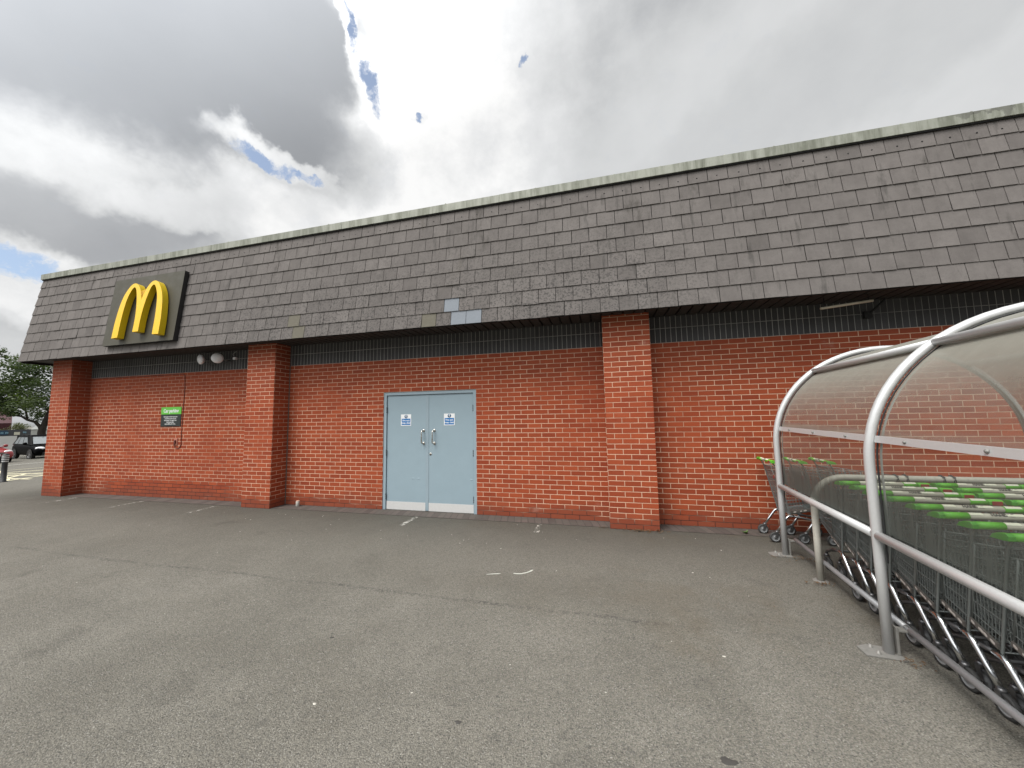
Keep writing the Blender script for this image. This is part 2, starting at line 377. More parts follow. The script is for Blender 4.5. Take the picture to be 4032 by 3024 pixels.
def poly_mat():
    """dusty clear polycarbonate: a see-through sheet under a film of dirt, thicker with painted haze on the crown and streaked low down"""
    m, nt, b = mat_new('dusty_clear_polycarbonate'); P = pos(nt); x, y, z = nt.sep(P)[0:3]
    tr = nt.new('ShaderNodeBsdfTransparent'); tr.inputs[0].default_value = (.93,.95,.93,1)
    di = nt.new('ShaderNodeBsdfDiffuse'); tl = nt.new('ShaderNodeBsdfTranslucent'); gl = nt.new('ShaderNodeBsdfGlossy'); gl.inputs['Roughness'].default_value = .32
    dc = nt.mix(nt.noise(P, 7, 4, .6), (.255,.252,.218), (.345,.336,.292))
    dc = nt.mix(nt.ramp(z, .95, 1.15, 1, 0), dc, (.115,.125,.112))
    nt.put(di.inputs[0], dc); nt.put(tl.inputs[0], dc)
    m1 = nt.new('ShaderNodeMixShader'); m1.inputs[0].default_value = .28; nt.put(m1.inputs[1], di.outputs[0]); nt.put(m1.inputs[2], tl.outputs[0])
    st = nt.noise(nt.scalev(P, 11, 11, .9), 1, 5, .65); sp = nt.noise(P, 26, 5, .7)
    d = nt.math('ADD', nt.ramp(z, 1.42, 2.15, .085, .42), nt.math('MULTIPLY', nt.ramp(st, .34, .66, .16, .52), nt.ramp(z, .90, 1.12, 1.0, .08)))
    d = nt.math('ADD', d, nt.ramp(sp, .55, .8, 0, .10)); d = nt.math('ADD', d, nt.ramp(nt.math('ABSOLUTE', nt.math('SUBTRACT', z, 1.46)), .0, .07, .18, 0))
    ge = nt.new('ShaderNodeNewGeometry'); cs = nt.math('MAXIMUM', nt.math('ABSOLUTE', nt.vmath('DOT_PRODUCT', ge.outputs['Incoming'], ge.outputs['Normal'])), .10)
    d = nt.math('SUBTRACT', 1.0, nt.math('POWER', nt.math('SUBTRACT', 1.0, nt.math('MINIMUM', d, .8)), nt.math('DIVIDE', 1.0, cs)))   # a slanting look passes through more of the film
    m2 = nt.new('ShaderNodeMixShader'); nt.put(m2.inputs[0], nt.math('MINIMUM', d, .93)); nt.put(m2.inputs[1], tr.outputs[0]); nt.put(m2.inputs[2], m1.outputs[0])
    fr = nt.new('ShaderNodeFresnel'); fr.inputs[0].default_value = 1.45
    m3 = nt.new('ShaderNodeMixShader'); nt.put(m3.inputs[0], nt.math('MULTIPLY', fr.outputs[0], .30)); nt.put(m3.inputs[1], m2.outputs[0]); nt.put(m3.inputs[2], gl.outputs[0])
    nt.put(nt.n['Material Output'].inputs[0], m3.outputs[0]); return m
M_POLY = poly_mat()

# ------------------------------------------------------------------ dimensions of the building (metres; wall face is y = 0)
WX0, WX1 = -10.4425, 16.0
PIL = [(-10.4425,-9.7775), (-4.6025,-3.9375), (2.1375,2.8025), (8.8775,9.5425), (15.335,16.0)]
PD = .3375
EAVE_Y, EAVE_Z, K = -.62, 3.083, .18/1.94      # mansard foot and inward slope
TOP = 5.085
def mans(z, off=0.0): return EAVE_Y + K*(z-EAVE_Z) + off
SOF = 3.105
shop = thing('retail_building', 'long red brick store with grey tiled mansard roof and brick piers', 'building', (0,0,0))

# walls, split at the door opening (x -1.8..0, z 0..2.1)
def wall_piece(x0, x1, z0, z1, u0):
    mb = MB(); mb.box(x0, x1, 0, .30, z0, z1); return mb.build('wall', M_BRICK, shop, u0=u0)
w = MB()
w.box(PIL[1][1], -1.8, 0, .30, -.1, 2.70); w.box(0, PIL[2][0], 0, .30, -.1, 2.70); w.box(-1.8, 0, 0, .30, 2.10, 2.70)
w.build('wall', M_BRICK, shop)
wall_piece(PIL[0][1], PIL[1][0], -.1, 2.70, .06)
wall_piece(PIL[2][1], PIL[3][0], -.1, 2.70, 3.0267 - 13*.225)
wall_piece(PIL[3][1], PIL[4][0], -.1, 2.70, .03)
bnd = MB()
for a, b_ in zip(PIL[:-1], PIL[1:]): bnd.box(a[1], b_[0], 0, .30, 2.70, SOF+.02)
bnd.build('brick_band', M_BLUE, shop, v0=2.70)
for i, (a, b_) in enumerate(PIL):
    mb = MB(); mb.box(a, b_, -PD, .0, -.1, SOF+.01); mb.build('pier', M_BRICK, shop, u0=a-.1125 if i != 1 else a)
sw = MB(); sw.box(WX0+.34, WX0+.60, .30, 24, -.1, SOF); sw.box(WX1-.6, WX1-.34, .30, 24, -.1, SOF); sw.box(WX0+.60, WX1-.60, 23.7, 24, -.1, SOF)
sw.build('side_wall', M_BRICK, shop)
for yy in (.3, 6.2, 12.4, 18.6):
    sp = MB(); sp.box(WX0, WX0+.34, yy, yy+.665, -.1, SOF); sp.build('side_pier', M_BRICK, shop)
# drip-stained movement joint between pier and wall beside the door bay
mj = MB(); mj.box(PIL[1][1], PIL[1][1]+.018, -.006, .004, 0, 2.7); mj.build('movement_joint', simple('grey_mastic', (.10,.085,.075), .8), shop)

# soffit boards run out from the wall to the eave
so = MB(); xx = WX0-.6
while xx < WX1+.58:
    so.box(xx+.012, min(xx+.140, WX1+.6), EAVE_Y+.035, -.001, SOF, SOF+.02); xx += .155
so.build('soffit', M_SOFFIT, shop)
sb = MB(); sb.box(WX0-.6, WX1+.6, EAVE_Y+.02, -.001, SOF+.03, SOF+.05); sb.build('soffit_backing', M_BLACK, shop)
sl = MB(); yy = .02
while yy < 23.9: sl.box(WX0-.585, WX0+.34, yy, yy+.14, SOF+.002, SOF+.022); yy += .155
sl.build('side_soffit', M_SOFFIT, shop)
fb = MB(); fb.box(WX0-.59, WX1+.59, EAVE_Y+.012, EAVE_Y+.034, EAVE_Z-.006, SOF+.05); fb.box(WX0-.595, WX0-.57, EAVE_Y+.036, 24, EAVE_Z-.03, SOF+.05)
fb.box(WX0-.30, WX0-.24, .05, 24, SOF-.075, SOF-.004); fb.build('eave_board', M_BLACK, shop)

# mansard: boarded core + individually laid tiles
hipx = lambda z: WX0-.608 + K*(z-EAVE_Z)
core = MB()
core.face([(hipx(EAVE_Z),mans(EAVE_Z,.02),EAVE_Z),(WX1+.6,mans(EAVE_Z,.02),EAVE_Z),(WX1+.42,mans(TOP+.1,.02),TOP+.1),(hipx(TOP+.1),mans(TOP+.1,.02),TOP+.1)])
core.face([(hipx(EAVE_Z)+.02,mans(EAVE_Z,.03),EAVE_Z),(hipx(TOP+.1)+.02,mans(TOP+.1,.03),TOP+.1),(hipx(TOP+.1)+.02,24,TOP+.1),(hipx(EAVE_Z)+.02,24,EAVE_Z)])
core.face([(WX1+.6,mans(EAVE_Z,.02),EAVE_Z),(WX1+.6,24,EAVE_Z),(WX1+.42,24,TOP+.1),(WX1+.42,mans(TOP+.1,.02),TOP+.1)])
core.build('mansard_core', M_BLACK, shop, fix=False)
deck = MB(); deck.box(WX0-.40, WX1+.40, -.40, 24, 5.08, 5.12); deck.build('roof_deck', M_BLACK, shop)
TW, RH = .2565, .2245
rng = random.Random(11)
tiles = MB(); special = {}
blue = {(0,-1), (0,0), (1,-1)}; khaki = {(0,-13), (1,-13), (0,-3)}
def tile(mb, x0, x1, z0, z1, front, lift, tint, side=False):
    """one tile slab: foot lifted off the face, head tucked in"""
    def P3(x, z, off):
        return (x, mans(z)+off, z)
    th = .008; f0 = -.017-lift; f1 = -.004
    xa0, xa1 = x0, x1; xb0, xb1 = x0, x1
    h0, h1 = hipx(z0)-.006, hipx(z1)-.006
    if x1 <= max(h0, h1)+.01: return
    xa0 = max(x0, h0); xb0 = max(x0, h1)
    v = [P3(xa0,z0,f0),P3(xa1,z0,f0),P3(xb1,z1,f1),P3(xb0,z1,f1), P3(xa0,z0,f0+th),P3(xa1,z0,f0+th),P3(xb1,z1,f1+th),P3(xb0,z1,f1+th)]
    if side: v = [(hipx(EAVE_Z)+ (q[1]-EAVE_Y), EAVE_Y + (q[0]-hipx(EAVE_Z)), q[2]) for q in v]
    mb.raw(v, [(0,1,2,3),(0,4,5,1),(1,5,6,2),(3,7,4,0)], tint=tint)
for k in range(9):
    z0 = EAVE_Z + RH*k; z1 = min(z0+RH+.02, TOP+.06)
    off = .071 if k % 2 == 0 else .071-.1285+.0035
    n = int((WX0-.9-off)//TW)
    while off+n*TW < WX1+.55:
        x0 = off+n*TW+.0040+rng.uniform(-.0015,.0015); x1 = off+(n+1)*TW-.0040
        dz = rng.gauss(0, .0016); tint = min(1, max(0, rng.gauss(.5, .17))); lift = max(-.003, rng.gauss(0, .0022)+(.007 if rng.random() < .02 else 0)); dz += (-.008 if rng.random() < .012 else 0)
        dest = tiles
        if (k, n) in blue: dest = special.setdefault(('b',k,n), MB()); lift = .002
        elif (k, n) in khaki: dest = special.setdefault(('k',k,n), MB())
        tile(dest, x0, x1, z0+dz, z1, 0, lift, tint); n += 1
    n = 0
    while n*TW < 23.5:
        tile(tiles, hipx(EAVE_Z)+.02+n*TW+(.128 if k%2 else 0), hipx(EAVE_Z)+.02+(n+1)*TW-.004+(.128 if k%2 else 0), z0, z1, 0, 0, rng.uniform(.3,.7), True); n += 1
tiles.build('roof_tiling', M_TILE, shop, fix=False)
for (c, k, n), mb in special.items():
    mb.build('replacement_tile', M_NEWTILE if c == 'b' else M_KHAKITILE, shop, 'pale blue-grey replacement tile' if c == 'b' else 'khaki replacement tile', fix=False)
n = int((WX0-.6-.071)//TW); nail0 = None
while .071+n*TW < 8.2:
    xc = .071+(n+.5)*TW; zc = 4.952
    if xc > WX0-.35:
        if nail0 is None:
            nl = MB(); nl.lathe([(.0085,0),(.0085,.005),(.0,.007)], Matrix.Rotation(R(90),4,'X'), 8); nail0 = nail = nl.build('tile_nail', M_BLACK, shop)
        else: nail = nail0.copy(); COL.objects.link(nail)
        nail.location = (xc+rng.uniform(-.012,.012), mans(zc)-.012, zc+rng.uniform(-.004,.004))
    n += 1
fl = MB(); xs = [-11.0, -8.4, -5.4, -2.4, .6, 3.6, 6.6, 9.6, 12.6, 16.6]
for a, b_ in zip(xs[:-1], xs[1:]):
    a2 = a if a > -10.9 else WX0-.445
    fl.box(a2+.002, b_-.002, mans(TOP)-.046+rng.uniform(-.002,.002), -.05, TOP+.004, 5.218+rng.uniform(-.003,.003))
sg = MB(); sg.box(WX0-.43, WX1+.4, mans(TOP)-.030, -.06, TOP-.014, TOP+.003); sg.build('painted_shade_strip', M_BLACK, shop)  # black strip added to paint the shade under the flashing
for x in (-9.9,-7.6,-5.1,-2.7,-.35,1.2,1.85,2.4,3.05,3.9,4.5,5.15,5.9,6.6):
    fl.lathe([(.016,0),(.016,.012),(.009,.022),(0,.024)], Matrix.Translation((x, mans(TOP)-.02, 5.218)), 8)
fl.box(WX0-.445, WX0-.30, -.05, 24, TOP+.004, 5.218)
fl.build('roof_flashing', M_FLASH, shop)

# ---- double fire-exit door (recessed in its opening)
fr = MB()
fr.box(-1.8,-1.742,.012,.10,0,2.10); fr.box(-.058,0,.012,.10,0,2.10); fr.box(-1.742,-.058,.012,.10,2.042,2.10)
fr.build('door_frame', M_FRAME, shop, bevel=.002)
rv = MB(); rv.box(-1.742,-.058,.10,.12,0,2.042); rv.build('door_rebate', M_BLACK, shop)
for side in (-1, 1):
    x0, x1 = (-1.736,-.930) if side < 0 else (-.926,-.066)
    mb = MB(); mb.box(x0, x1, .034, .075, .012, 2.034)
    d = mb.build('door', M_DOOR, shop, bevel=.002)
    if side < 0:
        a = MB(); a.box(-.962,-.902,.0285,.033,.012,2.034); a.build('astragal', M_FRAME, d, bevel=.001)
    hx = -1.004 if side < 0 else -.796
    h = MB(); zt, zb = 1.398, 1.174
    h.tube([(hx,.034,zt),(hx,-.012,zt),(hx-.006,-.026,zt-.008),(hx-.008,-.032,zt-.024),(hx-.008,-.032,zb+.024),(hx-.006,-.026,zb+.008),(hx,-.012,zb),(hx,.034,zb)], .0105, 10)
    for z in (zt, zb): h.lathe([(.026,0),(.026,.005),(.018,.009),(.0,.009)], Matrix.Translation((hx,.034,z)) @ Matrix.Rotation(R(90),4,'X'), 16)
    h.build('pull_handle', M_STEEL, d)
    kx0, kx1 = (-1.733,-.966) if side < 0 else (-.900,-.070)
    kp = MB(); kp.box(kx0, kx1, .0315, .0338, .006, .146)
    for i in range(5):
        for z in (.022, .130):
            xk = kx0+.02+i*(kx1-kx0-.04)/4; r_ = .0055 if z < .05 else .004
            kp.lathe([(r_,0),(r_*.6,.003),(0,.003)], Matrix.Translation((xk,.0315,z)) @ Matrix.Rotation(R(90),4,'X'), 8)
    kp.build('kick_plate', M_KICK, d)
    for z in (1.78, 1.008, .235):
        hg = MB(); xh = -1.739 if side < 0 else -.062
        hg.tube([(xh,.016,z-.055),(xh,.016,z-.020)], .0085, 8); hg.tube([(xh,.016,z-.017),(xh,.016,z+.017)], .0085, 8); hg.tube([(xh,.016,z+.020),(xh,.016,z+.055)], .0085, 8)
        hg.build('hinge', M_DARKSTEEL, d)
    if side > 0:
        lk = MB(); lk.lathe([(.024,0),(.024,.004),(.020,.007),(0,.007)], Matrix.Translation((-.868,.034,.986)) @ Matrix.Rotation(R(90),4,'X'), 18)
        lk.build('lock_escutcheon', M_STEEL, d)
        kh = MB(); kh.lathe([(.0075,0),(0,.0006)], Matrix.Translation((-.868,.0262,.989)) @ Matrix.Rotation(R(90),4,'X'), 10); kh.box(-.8715,-.8645,.0254,.0264,.973,.986); kh.build('keyhole', M_BLACK, d)
        dn = MB(); dn.lathe([(.03,0),(.018,.0025),(0,.003)], Matrix.Translation((-.105,.0338,.56)) @ Matrix.Rotation(R(90),4,'X') @ Matrix.Diagonal((1,.45,1,1)), 14); dn.build('dent', M_DOOR, d)
    else:
        for dx_ in (-1.21,-1.10):
            dn = MB(); dn.lathe([(.035,0),(.02,.0025),(0,.003)], Matrix.Translation((dx_,.0338,.555)) @ Matrix.Rotation(R(90),4,'X') @ Matrix.Diagonal((1,.4,1,1)), 14); dn.build('dent', M_DOOR, d)
for x0, x1, lab in ((-1.455,-1.252,'blue and white fire exit notice on the left door leaf'), (-.611,-.406,'blue and white fire exit notice on the right door leaf')):
    xc = (x0+x1)/2
    s = thing('fire_exit_sign', lab, 'sign', (xc,.034,1.588), 0, 'fire exit notices on the grey double door')
    mb = MB(); mb.box(-.102,.102,-.003,-.0002,-.102,.102); mb.build('sign_plate', M_SIGNW, s)
    mb = MB(); mb.box(-.088,.088,-.0042,-.0032,-.088,.026); mb.build('text_panel', M_SIGNB, s)
    mb = MB(); mb.lathe([(.032,0),(.032,.001),(0,.001)], Matrix.Translation((0,-.0032,.064)) @ Matrix.Rotation(R(90),4,'X'), 24); sy = mb.build('symbol', M_SIGNBD, s)
    mb = MB(); mb.prism([(-.009,.088),(.009,.088),(.0055,.054),(-.0055,.054)], -.0052, -.0043); mb.lathe([(.006,0),(.006,.001),(0,.001)], Matrix.Translation((0,-.0043,.045)) @ Matrix.Rotation(R(90),4,'X'), 12); mb.build('exclamation_mark', M_SIGNW, sy)
    text('lettering', 'Fire exit\nkeep clear', .043, M_SIGNW, s, Matrix.Translation((0,-.0046,-.030)) @ FACE_S, .0003, .0009)

# ---- mansard logo sign
ang = -math.atan(K)
logo = thing('logo_sign', 'dark square panel with raised yellow arches on the tiled roof', 'sign', (-7.07, mans(3.24)-.012, 3.235))
logo.rotation_euler = (ang, 0, 0)
pw, ph, pt = 2.02, 1.475, .085
mb = MB(); mb.box(-pw/2+.002, pw/2-.002, -pt+.003, -.001, .002, ph-.002); mb.build('panel_edge', M_PANELEDGE, logo)
mb = MB(); mb.box(-pw/2, pw/2, -pt-.001, -pt+.0025, 0, ph); mb.build('backing_panel', M_LOGOBG, logo)
def smooth_line(P, n=8):
    """Catmull-Rom through the measured points"""
    Q = [P[0]]+list(P)+[P[-1]]; out = []
    for i in range(1, len(Q)-2):
        for j in range(n):
            t = j/n; a, b, c, d = Q[i-1], Q[i], Q[i+1], Q[i+2]
            out.append(tuple(.5*((2*b[k])+(c[k]-a[k])*t+(2*a[k]-5*b[k]+4*c[k]-d[k])*t*t+(3*b[k]-a[k]-3*c[k]+d[k])*t**3) for k in (0,1)))
    return out+[P[-1]]
zt, mid, cxl, cxr, half = 1.262, .125, -.171, .421, .364
zb = .105
outer = smooth_line([(.660,.10),(.652,.43),(.612,.75),(.56,.955),(.486,1.103),(.39,1.22),(.296,1.262),(.20,1.238),(.108,1.14),(.04,1.01),(0,.871)])
inner = smooth_line([(.488,.108),(.484,.43),(.466,.69),(.430,.92),(.368,1.08),(.305,1.168),(.250,1.168),(.196,1.09),(.134,.875),(.096,.65),(.080,.45),(.080,.197)])
em = [(mid-x, z) for x, z in outer]+[(mid+x, z) for x, z in outer[-2::-1]]+[(mid+x, z) for x, z in inner]+[(mid-x, z) for x, z in inner[::-1]]
def extrude_poly(name, poly, y0, y1, mface, mside, parent):
    bm = bmesh.new(); vf = [bm.verts.new((x,y1,z)) for x, z in poly]; vb = [bm.verts.new((x,y0,z)) for x, z in poly]
    f = bm.faces.new(vf); b2 = bm.faces.new(vb[::-1])
    for i in range(len(poly)):
        j = (i+1) % len(poly); (xa, za), (xb, zb2) = poly[i], poly[j]
        q = bm.faces.new([bm.verts.new(p) for p in ((xa,y1,za),(xa,y0,za),(xb,y0,zb2),(xb,y1,zb2))]); q.material_index = 1
    bmesh.ops.triangulate(bm, faces=[f, b2])
    me = bpy.data.meshes.new(name); bm.to_mesh(me); bm.free(); me.materials.append(mface); me.materials.append(mside)
    o = bpy.data.objects.new(name, me); COL.objects.link(o); o.parent = parent
    return o
extrude_poly('emblem', em, -pt-.018, -pt-.122, M_YELLOW, M_YELSHADE, logo)
for x, z in ((mid-.57,.2),(mid,.28),(mid+.57,.2),(mid-.28,1.21),(mid+.28,1.21)):
    mb = MB(); mb.lathe([(.018,0),(.018,.024)], Matrix.Translation((x,-pt+.001,z)) @ Matrix.Rotation(R(90),4,'X'), 8)
    mb.build('standoff', M_BLACK, logo)

# ---- car parking notice, dishes, cable, socket, cameras, light
s = thing('car_parking_sign', 'green and charcoal car parking notice on the brick wall', 'sign', (-7.08,0,1.74))
mb = MB(); mb.box(-.297,.297,-.010,-.001,-.212,.052); mb.build('notice_panel', M_CHAR, s)
mb = MB(); mb.box(-.297,.297,-.0115,-.001,.055,.212); mb.build('header_panel', M_GREEN, s)
text('lettering', 'Car parking', .104, M_SIGNW, s, Matrix.Translation((0,-.0122,.128)) @ FACE_S, .0004, .0035, xs=.90)
text('lettering', 'Although we take every care\nto protect your car and\nbelongings, we regret that\nwe cannot take\nresponsibility for them.', .040, M_SIGNW, s, Matrix.Translation((-.01,-.0107,-.077)) @ FACE_S, .0004, .0006, xs=.87, spacing=.98)
mb = MB()
for x in (-.28,.28): mb.lathe([(.008,0),(.005,.003),(0,.003)], Matrix.Translation((x,-.0115,.195)) @ Matrix.Rotation(R(90),4,'X'), 8)
mb.build('fixing_screw', M_DARKSTEEL, s)

def dish(loc, nrm, lab, r=.105):
    t = thing('wireless_dish', lab, 'antenna', (loc[0],0,loc[2]), 0, 'white dishes under the eave')
    n = Vector(nrm).normalized(); q = n.to_track_quat('Z','Y').to_matrix().to_4x4(); c = Vector((0, loc[1], 0))
    mb = MB(); mb.lathe([(0,-.075),(r*.55,-.06),(r*.95,-.02),(r,0),(r*.97,.012),(r*.7,.032),(r*.35,.043),(0,.046)], Matrix.Translation(c) @ q, 28); mb.build('radome', M_DISH, t)
    mb = MB(); mb.tube([c-n*.07, c-n*.11, (c.x*.3+.10, c.y*.5, -.035), (.11,-.012,-.035)], .011, 8); mb.box(.085,.135,-.014,-.001,-.08,.01); mb.build('bracket', M_ARMDARK, t)
    mb = MB(); mb.tube([c-n*.06, (.05,-.06,-.10), (.13,-.012,-.06)], .0035, 6); mb.build('lead', M_ARMDARK, t)
dish((-6.04,-.20,2.925), (-.28,-.95,-.12), 'white dish under the eave turned away, further from the brick pier')
dish((-5.58,-.20,2.925), (.62,-.76,-.16), 'white dish under the eave facing outward, nearer the brick pier')
t = thing('junction_box', 'small white box with a thin lead beside the white dishes', 'box', (-5.33,0,2.935))
mb = MB(); mb.box(-.035,.035,-.05,-.001,-.028,.022); mb.build('box_body', M_DISH, t, bevel=.004)
mb = MB(); mb.tube([(-.02,-.03,.02),(-.06,-.03,.09),(.02,-.02,.15)], .004, 6); mb.build('lead', M_PVC, t)

cab = MB(); pts = [(-9.70,-.006,2.685),(-8.6,-.006,2.678),(-7.907,-.006,2.672),(-7.214,-.006,2.671),(-6.9,-.006,2.676),(-6.80,-.007,2.672),(-6.745,-.006,2.63),(-6.727,-.006,2.374),(-6.737,-.006,1.8),(-6.745,-.006,1.374),(-6.737,-.006,1.135),(-6.76,-.007,1.09),(-6.80,-.008,1.062),(-6.855,-.010,1.057),(-6.905,-.012,1.085),(-6.925,-.016,1.125),(-6.915,-.02,1.155),(-6.89,-.022,1.170)]
cab.tube(pts, .0065, 6); tag(cab.build('wall_cable', M_CABLE, None), 'thin dark cable looping down the brick wall to a socket', 'cable')
t = thing('wall_socket', 'salmon painted outlet on the brick wall below the notice', 'socket', (-6.89,0,1.205))
mb = MB(); mb.box(-.05,.05,-.014,-.001,-.072,.072); mb.build('back_plate', M_SOCKET, t, bevel=.003)
mb = MB(); mb.box(-.018,.022,-.040,-.0145,-.050,.030); mb.build('plug', M_CABLE, t, bevel=.006)

t = thing('security_camera', 'small black camera on the side of the second brick pier', 'camera', (PIL[1][0],-.12,2.42))
mb = MB(); mb.box(-.012,-.001,-.03,.03,-.05,.06); mb.tube([(-.012,0,.0),(-.05,-.01,.02)], .010, 8); mb.build('mount', M_DARKGLASS, t)
mb = MB(); mb.tube([(-.035,.02,.025),(-.10,-.05,-.01)], .026, 12); mb.build('camera_body', M_DARKGLASS, t)
t = thing('dome_camera', 'white dome camera on a black bracket at the corner pier', 'camera', (WX0,-.24,2.86))
mb = MB(); mb.box(-.018,-.001,-.05,.05,-.18,.16); mb.box(-.09,-.018,-.03,.03,-.14,-.06); mb.build('bracket', M_BLACK, t)
qd = Vector((-.55,-.80,-.25)).normalized().to_track_quat('Z','Y').to_matrix().to_4x4()
mb = MB(); mb.lathe([(0,-.07),(.06,-.06),(.088,-.02),(.092,.015),(.074,.028)], Matrix.Translation((-.115,-.02,.03)) @ qd, 22); mb.build('housing', M_CCTV, t)
mb = MB(); mb.lathe([(.066,.018),(.060,.045),(.036,.070),(0,.080)], Matrix.Translation((-.115,-.02,.03)) @ qd, 22); mb.build('dome', M_DARKGLASS, t)

t = thing('light_batten', 'slim cream tube light hung under the dark eave', 'light', (5.21,-.33,3.0))
mb = MB(); mb.tube([(-.285,0,-.035),(.285,0,.02)], .0165, 10); mb.build('light_tube', M_TUBELIGHT, t)
mb = MB()
for x, z in ((-.24,-.03),(.24,.018)): mb.tube([(x,0,z),(x,0,SOF-2.998)], .005, 6)
mb.tube([(.285,0,.02),(.34,0,.03)], .010, 8); mb.build('hanger', M_BLACK, t)
t = thing('cable_hook', 'black hooked bracket on the dark band beside the tube light', 'bracket', (5.62,0,2.92))
mb = MB(); mb.tube([(.16,-.10,.17),(.08,-.07,.08),(0,-.03,-.01)], .012, 8); mb.box(-.05,.035,-.045,-.001,-.06,.03); mb.build('bracket_arm', M_BLACK, t)

# ------------------------------------------------------------------ ground, markings, little things on the ground
SL = .0287
def gz(x): return 0.0 if x > -11.5 else (-SL*(-11.5-x) if x > -75 else -SL*63.5)
g = MB(); gx = [-600,-75,-11.5,120]; gy = [-400,-60,-6,24.2,90,500]
for i in range(3):
    for j in range(5):
        g.face([(gx[i],gy[j],gz(gx[i])),(gx[i+1],gy[j],gz(gx[i+1])),(gx[i+1],gy[j+1],gz(gx[i+1])),(gx[i],gy[j+1],gz(gx[i]))])
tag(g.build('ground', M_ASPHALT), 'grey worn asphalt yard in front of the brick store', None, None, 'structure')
pv = MB()
for a, b_ in zip(PIL[:-1], PIL[1:]):
    pv.face([(a[1]+.001,-.300,.004),(b_[0]-.001,-.300,.004),(b_[0]-.001,-.0005,.004),(a[1]+.001,-.0005,.004)])
tag(pv.build('pavement_edging', M_PAVER, None, fix=False), 'strip of brown brick pavers along the wall foot', None, None, 'structure')
mk = MB()
for x, y0, y1 in ((-7.21,-.85,-.32),(-5.17,-.95,-.32),(-.94,-.78,-.31),(1.13,-.72,-.31),(-9.2,-.9,-.33)):
    mk.face([(x-.04,y0,.0045),(x+.04,y0,.0045),(x+.04,y1,.0045),(x-.04,y1,.0045)])
tag(mk.build('bay_marking', M_WORN, None, fix=False), 'faint worn white bay lines by the wall', None, None, 'structure')
def stripe(mb, a, b_, wd):
    d = Vector((b_[0]-a[0], b_[1]-a[1])); n = Vector((-d.y, d.x)).normalized()*wd/2
    q = [(a[0]+n.x,a[1]+n.y),(a[0]-n.x,a[1]-n.y),(b_[0]-n.x,b_[1]-n.y),(b_[0]+n.x,b_[1]+n.y)]
    mb.face([(x,y,gz(x)+.006) for x, y in q])
ln = MB(); d0 = Vector((-27.38,5.77)); dv = (Vector((-27.58,6.96))-d0).normalized()
stripe(ln, d0-dv*8, d0+dv*12, .14)
stripe(ln, d0-dv*8+Vector((-14,-1)), d0+dv*12+Vector((-14,-1)), .14)
tag(ln.build('road_marking', M_LINE, None, fix=False), 'white lane line across the car park', None, None, 'structure')
hz = MB(); A = (-22.6,3.2); B = (-21.9,5.2)
for a, b_ in (((-22.5,3.7),(-21.9,5.2)),((-21.1,3.1),(-19.9,4.2)),((-20.3,2.85),(-17.4,2.9)),((-19.0,2.45),(-16.6,2.5)),((-17.35,1.85),(-18.9,2.95)),((-16.14,1.43),(-16.9,2.65)),((-18.9,1.9),(-15.7,1.68)),((-22.5,3.7),(-16.14,1.4)),((-19.4,2.3),(-17.6,3.6)),((-21.0,2.8),(-19.2,4.3))):
    stripe(hz, a, b_, .10)
tag(hz.build('hatch_marking', M_YEL, None, fix=False), 'cream cross-hatched keep clear marking in the car park', None, None, 'structure')
sk = MB(); sk.tube([(1.00,-2.045,.003),(1.06,-2.045,.004),(1.13,-2.035,.004),(1.20,-1.995,.004),(1.255,-1.945,.004),(1.285,-1.905,.004),(1.305,-1.882,.004)], [.003,.006,.008,.008,.009,.016,.004], 8)
sk.v = [(x, y, min(z, .006)) for x, y, z in sk.v]
so_ = sk.build('paint_streak', M_SPLASH, None); so_.scale = (.60,.75,1); so_.location = (.53,-.49,0); tag(so_, 'curved white paint streak spilt on the asphalt', 'paint mark')
sk = MB(); sk.tube([(.86,-2.10,.002),(.90,-2.085,.003),(.98,-2.06,.003),(1.00,-2.045,.002)], [.0015,.003,.005,.001], 6)
sk.v = [(x, y, min(z, .005)) for x, y, z in sk.v]
tag(sk.build('paint_streak', M_SPLASH, None), 'thin straight white paint streak, fainter one on the asphalt', 'paint mark')
def blob(name, x, y, r, mat, lab, cat, h=.004, seed=0, group=None):
    q = random.Random(seed); n = 14; pts = []
    for i in range(n):
        a = 2*math.pi*i/n; rr = r*q.uniform(.65,1.15); pts.append((x+rr*math.cos(a)*1.3, y+rr*math.sin(a)*.8))
    mb = MB(); vs = [(px,py,.0008) for px, py in pts]+[(x+(px-x)*.7,y+(py-y)*.7,h) for px, py in pts]+[(x,y,h*1.1)]
    fs = [(i,(i+1)%n,n+(i+1)%n,n+i) for i in range(n)]+[(n+i,n+(i+1)%n,2*n) for i in range(n)]
    mb.raw(vs, fs, True); return tag(mb.build(name, mat, None), lab, cat, group)
blob('gum_spot', 1.27, -3.83, .017, M_GUM, 'dark trodden gum spot, middle of the near asphalt', 'gum', .003, 1)
blob('gum_spot', 2.60, -3.745, .030, M_GUM, 'dark trodden gum blotch toward the shelter on the near asphalt', 'gum', .003, 2)
blob('gum_spot', .05, -3.35, .014, M_GUM, 'dark gum fleck on the left near asphalt', 'gum', .003, 6)
blob('paper_scrap', .41, -3.90, .010, M_LITTER, 'tiny white paper scrap on the near asphalt', 'litter', .004, 3)
blob('paper_scrap', 2.82, -2.95, .010, M_LITTER, 'tiny pale scrap on the asphalt left of the shelter post', 'litter', .004, 4)
lt = MB(); q = random.Random(5)
